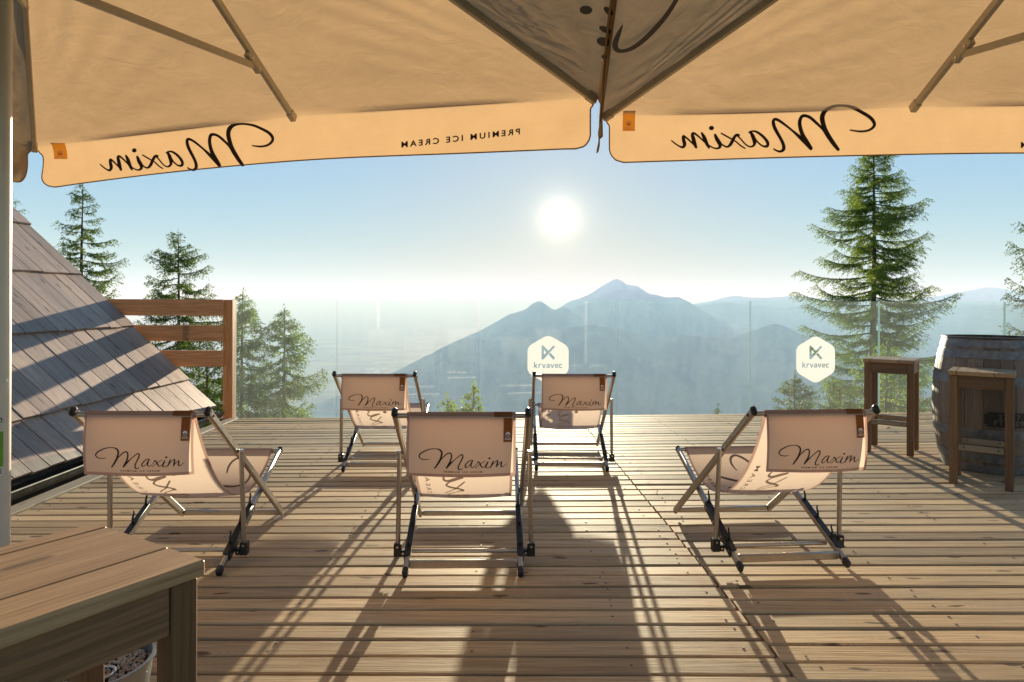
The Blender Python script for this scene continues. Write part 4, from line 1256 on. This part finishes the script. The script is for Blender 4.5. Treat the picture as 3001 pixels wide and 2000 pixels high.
def hug(v, c0, mm, c1, nout, val_pt, elen, inner):
    """slide a printed point along the valance normal until it lies on the cloth"""
    e = (c1 - c0); eh = Vector((e.x, e.y, 0)); L2 = eh.length_squared
    s = (Vector((v.x, v.y, 0)) - Vector((c0.x, c0.y, 0))).dot(eh) / L2
    top = c0 * ((1 - s) * (1 - 2 * s)) + mm * (4 * s * (1 - s)) + c1 * (s * (2 * s - 1))
    vv = min(1, max(0, (top.z - v.z) / 0.245))
    # invert the inset
    ins = 0.035; sp = (s - ins / elen) / (1 - 2 * ins / elen)
    q = val_pt(min(1, max(0, sp)), vv)
    off = (q - v).dot(nout)
    return v + nout * (off + (-0.0025 if inner else 0.0025))

def map1(tx, ty):
    x = 287 + (tx - 95) * 0.237
    return x, 501.6 - 0.0587 * (x - 312) - (515 - ty) * 0.272
def map2(tx, ty): return 1940 + 0.2805 * tx, 290 + 0.2805 * ty
L1 = P(100, 430, 4.10); M1 = P(862, 340, 3.71); R1 = P(1747, 283, 3.31)
RN1 = Vector((0.15, 0.0, 2.15)); LN1 = Vector((-3.13, 0.80, 2.10))
sz = 1
u1, pole1, po1 = make_umbrella('umbrella', 'cream umbrella whose pole stands beside the roof, the more steeply hung of the two canopies', (-1.535, 2.05), 3.05,
    [L1, R1, RN1, LN1], [M1, Vector((0.262, 1.66, 2.16)), Vector((-1.5, 0.38, 2.15)), Vector((-3.0, 2.45, 2.13))],
    [('script', map1), ('caps', ((1170, 430), (1520, 392), 24)), ('tag', (154, 192, 421, 466)),
     ('slope', (1, [((1714, 30, 19, 13, 0.05), True), ((1780, 33, 17, 9, 0.7), True), ((1771, 88, 20, 9, 0.45), True), ((1766, 123, 21, 13, 0.25), True), ((1768, 167, 8, 7, 0), True)]))], 3, {1: 0})
T1 = P(1765, 336, 3.63); M2 = P(2668, 312, 3.46); T3 = M2 + (M2 - T1)
T1N = Vector((0.215, 0.25, 2.15)); T3N = T3 + (T1N - T1)
jst = [(1821, 75, 4), (1810, 100, 13), (1800, 130, 17), (1805, 146, 15), (1820, 150, 11), (1845, 144, 12), (1875, 125, 14), (1910, 92, 15), (1945, 52, 14), (1970, 15, 13), (1985, -12, 12)]
u2, pole2, po2 = make_umbrella('umbrella', 'cream umbrella reaching out over the barrel and stools, its pole outside the view', (2.1, 1.85), 2.99,
    [T1, T3, T3N, T1N], [M2, (T3 + T3N) / 2, (T3N + T1N) / 2, Vector((0.313, 1.94, 2.15))],
    [('script', map2), ('caps', ((2992, 455 - 22), (3360, 455 - 22), 24)), ('tag', (1823, 1859, 329, 384)), ('slope', (3, [(jst, False)]))], 8, {3: 1})
# fittings on the near pole
def on_pole(px, py, rad=0.0277):
    d = P(px, py, 1.0) - Vector((0, 0, EYE)); dx, dy = d.x, d.y
    ox, oy = -po1.x, -po1.y
    a = dx * dx + dy * dy; b = 2 * (ox * dx + oy * dy); c = ox * ox + oy * oy - rad * rad
    disc_ = max(0, b * b - 4 * a * c); t = (-b - math.sqrt(disc_)) / (2 * a)
    return Vector((0, 0, EYE)) + d * t
q = on_pole(20, 1115); nrm = Vector((q.x - po1.x, q.y - po1.y, 0)).normalized()
m = MB(); m.disc(q, nrm, 0.0055, 12, 0.003); m.build('bolt', M['rivet'], pole1, org=po1)
q = on_pole(-2, 1232); nrm = Vector((q.x - po1.x, q.y - po1.y, 0)).normalized()
m = MB(); m.disc(q, nrm, 0.0085, 16, 0.003); lk = m.build('lock', M['cap'], pole1, org=po1)
m = MB(); m.disc(q + nrm * 0.002, nrm, 0.006, 16, 0.003); m.build('lock_pin', M['rivet'], pole1, org=po1)
# green label, white band below with tiny bars
def pol_patch(a0, a1, z0, z1, off, mat, name, par):
    r = 0.0277 + off
    vs = [(r * math.cos(a0 + (a1 - a0) * k / 8), r * math.sin(a0 + (a1 - a0) * k / 8), z) for z in (z0, z1) for k in range(9)]
    return mk(name, vs, [(k, k + 1, 10 + k, 9 + k) for k in range(8)], mat, par)
qa = on_pole(11, 1300); a_r = math.atan2(qa.y - po1.y, qa.x - po1.x)
zt, zb_ = on_pole(8, 1265).z, on_pole(8, 1368).z
lab = pol_patch(a_r - 1.5, a_r, zb_, zt, 0.0006, M['green'], 'label', pole1)
pol_patch(a_r - 1.5, a_r - 0.02, zb_ - 0.026, zb_ - 0.0005, 0.0006, M['white'], 'label', pole1)
for k, z in enumerate((zb_ - 0.008, zb_ - 0.014, zb_ - 0.020)):
    pol_patch(a_r - 0.9, a_r - 0.12, z, z + 0.003, 0.0012, M['ink'], 'label_print', pole1)

# ------------------------------------------------------------------ trees
def gz(y):
    return -1.7 - (0.30 * min(y - 7.2, 3) + 0.52 * max(0, y - 10.2)) if y > 7.2 else -1.7
def conifer(name, label, cat, x, y, ztop, prof, seed, mat, dens=1.0, droop=0.35, tuft=0.040, branch_gap=0.13, low=None, upturn=0.55, group='conifers on the slope below the deck', lean=0.0, twig=0.30, card_w=0.014):
    """prof: [(metres below the tip, crown radius)], drooping larch-like branches with side twigs and needle tufts"""
    r = np.random.RandomState(seed)
    zg = gz(y); H = ztop - zg
    o0 = Vector((x, y, zg))
    t = empty(name, o0)
    tag(t, label, cat, group)
    tm = MB()
    rad = lambda dz: 0.006 + 0.0135 * dz
    dzs = np.linspace(0, H, 14)
    pts = [(x + lean * dz / max(H, 1) + 0.015 * math.sin(dz * 1.3 + seed), y, ztop - dz) for dz in dzs[::-1]]
    tm.tube(pts, [rad(dz) for dz in dzs[::-1]], 7)
    maxd = low if low else min(H - 0.3, prof[-1][0])
    pd = [p[0] for p in prof]; pr_ = [p[1] for p in prof]
    cards_p = []; cards_d = []
    dz = 0.05; az = r.rand() * 6
    while dz < maxd:
        nb = 1 if r.rand() < 0.6 else 2
        for _ in range(nb):
            az += 2.4 + r.randn() * 0.5
            R = np.interp(dz, pd, pr_) * (0.5 + 0.62 * r.rand()) * (1.2 if r.rand() < 0.12 else 1)
            if R < 0.04: R = 0.04
            n = max(4, int(R / 0.045) + 2)
            s = np.linspace(0, 1, n)
            dirx, diry = math.cos(az), math.sin(az)
            dr = droop * (0.5 + 0.8 * r.rand()) * (0.25 if dz < 0.6 else 1)
            zc = R * (-dr * s * 1.3 + dr * upturn * 2.2 * s ** 3) + R * (0.35 if dz < 0.8 else 0.12) * s
            wob = 0.03 * R * np.sin(s * 7 + r.rand() * 6)
            bx = x + lean * dz / max(H, 1) + dirx * R * s - diry * wob
            by = y + diry * R * s + dirx * wob
            bz = ztop - dz + zc
            bp = np.stack([bx, by, bz], 1)
            rb = 0.003 + 0.009 * R
            step = max(1, n // 6)
            idx = sorted(set(list(range(0, n, step)) + [n - 1]))
            tm.tube([tuple(bp[i]) for i in idx], [rb * (1 - 0.85 * i / (n - 1)) + 0.0012 for i in idx], 4, caps=False)
            # side twigs
            nt = max(3, int(R * 34 * dens))
            for k in range(nt):
                u = 0.10 + 0.90 * (k + r.rand() * 0.8) / nt
                u = min(u, 1.0)
                i0 = u * (n - 1); ia = min(int(i0), n - 2); fr_ = i0 - ia
                p = bp[ia] * (1 - fr_) + bp[ia + 1] * fr_
                sd = 1 if k % 2 else -1
                tl = twig * (0.35 + 0.75 * r.rand()) * (1.05 - 0.65 * u) * min(1, 0.35 + R * 0.8) + 0.03
                fa = 0.35 + 0.75 * r.rand()
                fx = dirx * math.cos(fa) - diry * math.sin(fa) * sd; fy = diry * math.cos(fa) + dirx * math.sin(fa) * sd
                dn = 0.25 + 0.9 * r.rand() * (droop * 2.0)
                m_ = max(3, int(tl / 0.016))
                v = np.linspace(0.05, 1, m_)
                tp = p[None, :] + np.stack([fx * tl * v, fy * tl * v, -tl * dn * v ** 1.4], 1)
                cards_p.append(tp)
                d_ = np.array([fx, fy, -dn]); d_ /= np.linalg.norm(d_)
                cards_d.append(np.repeat(d_[None, :], m_, 0))
            # needles on the branch itself near the tip
            m_ = max(4, int(R * 28)); v = 0.35 + 0.65 * r.rand(m_)
            ii = v * (n - 1); ia = np.minimum(ii.astype(int), n - 2); fr_ = (ii - ia)[:, None]
            cards_p.append(bp[ia] * (1 - fr_) + bp[ia + 1] * fr_)
            cards_d.append(np.repeat(np.array([[dirx, diry, 0.1]]), m_, 0))
        dz += branch_gap * (0.5 + r.rand()) * (0.55 + 0.12 * min(dz, 4))
    # leader tip
    cards_p.append(np.stack([np.full(16, x), np.full(16, y), ztop - np.linspace(-0.06, 0.25, 16)], 1)); cards_d.append(np.repeat(np.array([[0, 0, 1.0]]), 16, 0))
    Pp = np.concatenate(cards_p); Dd = np.concatenate(cards_d)
    N = len(Pp); rep = 2
    Pp = np.repeat(Pp, rep, 0) + r.randn(N * rep, 3) * 0.006; Dd = np.repeat(Dd, rep, 0)
    N *= rep
    rv = r.randn(N, 3); d = Dd * 0.55 + rv * 0.55; d /= np.linalg.norm(d, axis=1)[:, None]
    sd = np.cross(d, r.randn(N, 3)); sd /= np.linalg.norm(sd, axis=1)[:, None] + 1e-6
    L = tuft * (0.6 + 0.8 * r.rand(N))[:, None]; W = card_w * (0.6 + 0.8 * r.rand(N))[:, None]
    a = Pp; b = Pp + d * L * 0.5 + sd * W * 0.5; c = Pp + d * L; e = Pp + d * L * 0.5 - sd * W * 0.5
    V = np.empty((N * 4, 3), dtype=np.float32); V[0::4] = a; V[1::4] = b; V[2::4] = c; V[3::4] = e
    V -= np.array(o0)[None, :]
    me = bpy.data.meshes.new('crown')
    me.vertices.add(N * 4); me.vertices.foreach_set('co', V.ravel())
    me.loops.add(N * 4); me.loops.foreach_set('vertex_index', np.arange(N * 4, dtype=np.int32))
    me.polygons.add(N); me.polygons.foreach_set('loop_start', np.arange(0, N * 4, 4, dtype=np.int32))
    try: me.polygons.foreach_set('loop_total', np.full(N, 4, dtype=np.int32))
    except Exception: pass
    me.materials.append(mat); me.update(calc_edges=True); me.validate()
    co = bpy.data.objects.new('crown', me); COL.objects.link(co); co.parent = t
    tm.build('trunk', M['bark'], t, True, o0)
    return N
NTRI = 0
def tree_at(px, ytop, D, profpx, **kw):
    p = P(px, ytop, D); k = D / F
    prof = [(a * k, b * k) for a, b in profpx]
    return conifer(x=p.x, y=D, ztop=p.z, prof=prof, **kw)
NTRI += tree_at(2560, 400, 15.0, [(0, 10), (60, 50), (135, 85), (230, 125), (320, 155), (400, 180), (470, 205), (600, 200), (700, 185), (850, 170)], name='larch_tree',
    label='tall full larch tree rising beyond the glass beside the barrel', cat='tree', seed=11, mat=M['needle'], dens=1.3, droop=0.26, branch_gap=0.055, twig=0.40)
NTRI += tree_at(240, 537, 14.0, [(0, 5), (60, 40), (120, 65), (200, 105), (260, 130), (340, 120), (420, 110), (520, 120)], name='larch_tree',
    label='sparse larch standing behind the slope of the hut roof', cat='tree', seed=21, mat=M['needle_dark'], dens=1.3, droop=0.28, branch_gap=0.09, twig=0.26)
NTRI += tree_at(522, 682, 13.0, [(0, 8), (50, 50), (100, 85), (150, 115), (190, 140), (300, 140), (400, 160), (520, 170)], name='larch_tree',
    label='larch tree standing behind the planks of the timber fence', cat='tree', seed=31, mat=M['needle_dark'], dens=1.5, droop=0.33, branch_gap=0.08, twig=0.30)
NTRI += tree_at(712, 858, 11.0, [(0, 5), (50, 45), (90, 85), (150, 90), (250, 100), (380, 120)], name='larch_tree',
    label='short larch just beyond the fence post, seen through the glass', cat='tree', seed=41, mat=M['needle'], dens=1.6, droop=0.4, branch_gap=0.06, twig=0.28)
NTRI += tree_at(832, 905, 11.6, [(0, 5), (60, 45), (110, 75), (200, 105), (260, 120), (350, 135)], name='larch_tree',
    label='larch beyond the first glass pane, the outermost of the trees by the fence', cat='tree', seed=51, mat=M['needle'], dens=1.7, droop=0.38, branch_gap=0.065, twig=0.32)
NTRI += tree_at(610, 1010, 9.6, [(0, 5), (50, 45), (110, 90), (200, 130), (300, 150)], name='larch_tree',
    label='dense low larch filling the space under the fence planks', cat='tree', seed=61, mat=M['needle'], dens=1.4, droop=0.4, branch_gap=0.09, twig=0.24)
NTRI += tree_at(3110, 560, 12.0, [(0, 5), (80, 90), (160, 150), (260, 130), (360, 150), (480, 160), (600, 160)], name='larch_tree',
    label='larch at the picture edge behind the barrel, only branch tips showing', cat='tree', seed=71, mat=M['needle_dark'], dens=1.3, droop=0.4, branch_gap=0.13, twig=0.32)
NTRI += tree_at(2330, 1098, 12.2, [(0, 6), (40, 45), (80, 75), (140, 95), (250, 120)], name='spruce_tree',
    label='dark spruce top showing under the second hexagon logo', cat='tree', seed=81, mat=M['needle_dark'], dens=1.7, droop=0.15, branch_gap=0.07, twig=0.20)
NTRI += tree_at(2600, 1005, 10.6, [(0, 8), (40, 60), (90, 110), (150, 140), (250, 160)], name='larch_tree',
    label='bright yellow-green young larch behind the far bar stool', cat='tree', seed=91, mat=M['needle_lit'], dens=1.2, droop=0.25, branch_gap=0.08, twig=0.22, tuft=0.04, card_w=0.016)
NTRI += tree_at(2460, 1110, 10.9, [(0, 8), (40, 60), (90, 90), (180, 110)], name='larch_tree',
    label='low larch between the second hexagon logo and the far stool', cat='tree', seed=95, mat=M['needle'], dens=1.4, droop=0.35, branch_gap=0.08, twig=0.22)
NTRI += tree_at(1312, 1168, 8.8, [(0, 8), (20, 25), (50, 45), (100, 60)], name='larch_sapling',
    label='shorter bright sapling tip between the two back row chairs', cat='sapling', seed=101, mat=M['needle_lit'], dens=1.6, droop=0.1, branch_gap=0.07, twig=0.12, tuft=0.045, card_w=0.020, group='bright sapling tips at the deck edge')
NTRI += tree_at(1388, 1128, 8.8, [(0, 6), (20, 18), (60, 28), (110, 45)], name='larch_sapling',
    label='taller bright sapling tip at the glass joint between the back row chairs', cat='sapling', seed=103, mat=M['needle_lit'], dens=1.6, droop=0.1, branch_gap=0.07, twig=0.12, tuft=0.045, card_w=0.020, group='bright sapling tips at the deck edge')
NTRI += tree_at(2105, 1196, 13.0, [(0, 3), (20, 12), (60, 25)], name='spruce_tree',
    label='tiny spruce tip peeping over the deck edge between two glass joints', cat='tree', seed=107, mat=M['needle_dark'], dens=1.3, droop=0.1, branch_gap=0.08, twig=0.1)
NTRI += tree_at(20, 560, 16.0, [(0, 5), (40, 40), (90, 60), (200, 60)], name='larch_tree',
    label='thin larch crown between the umbrella pole and the roof ridge', cat='tree', seed=111, mat=M['needle_dark'], dens=0.9, droop=0.3, branch_gap=0.16, twig=0.22)
print('needle quads', NTRI, 'objects', len(bpy.data.objects))
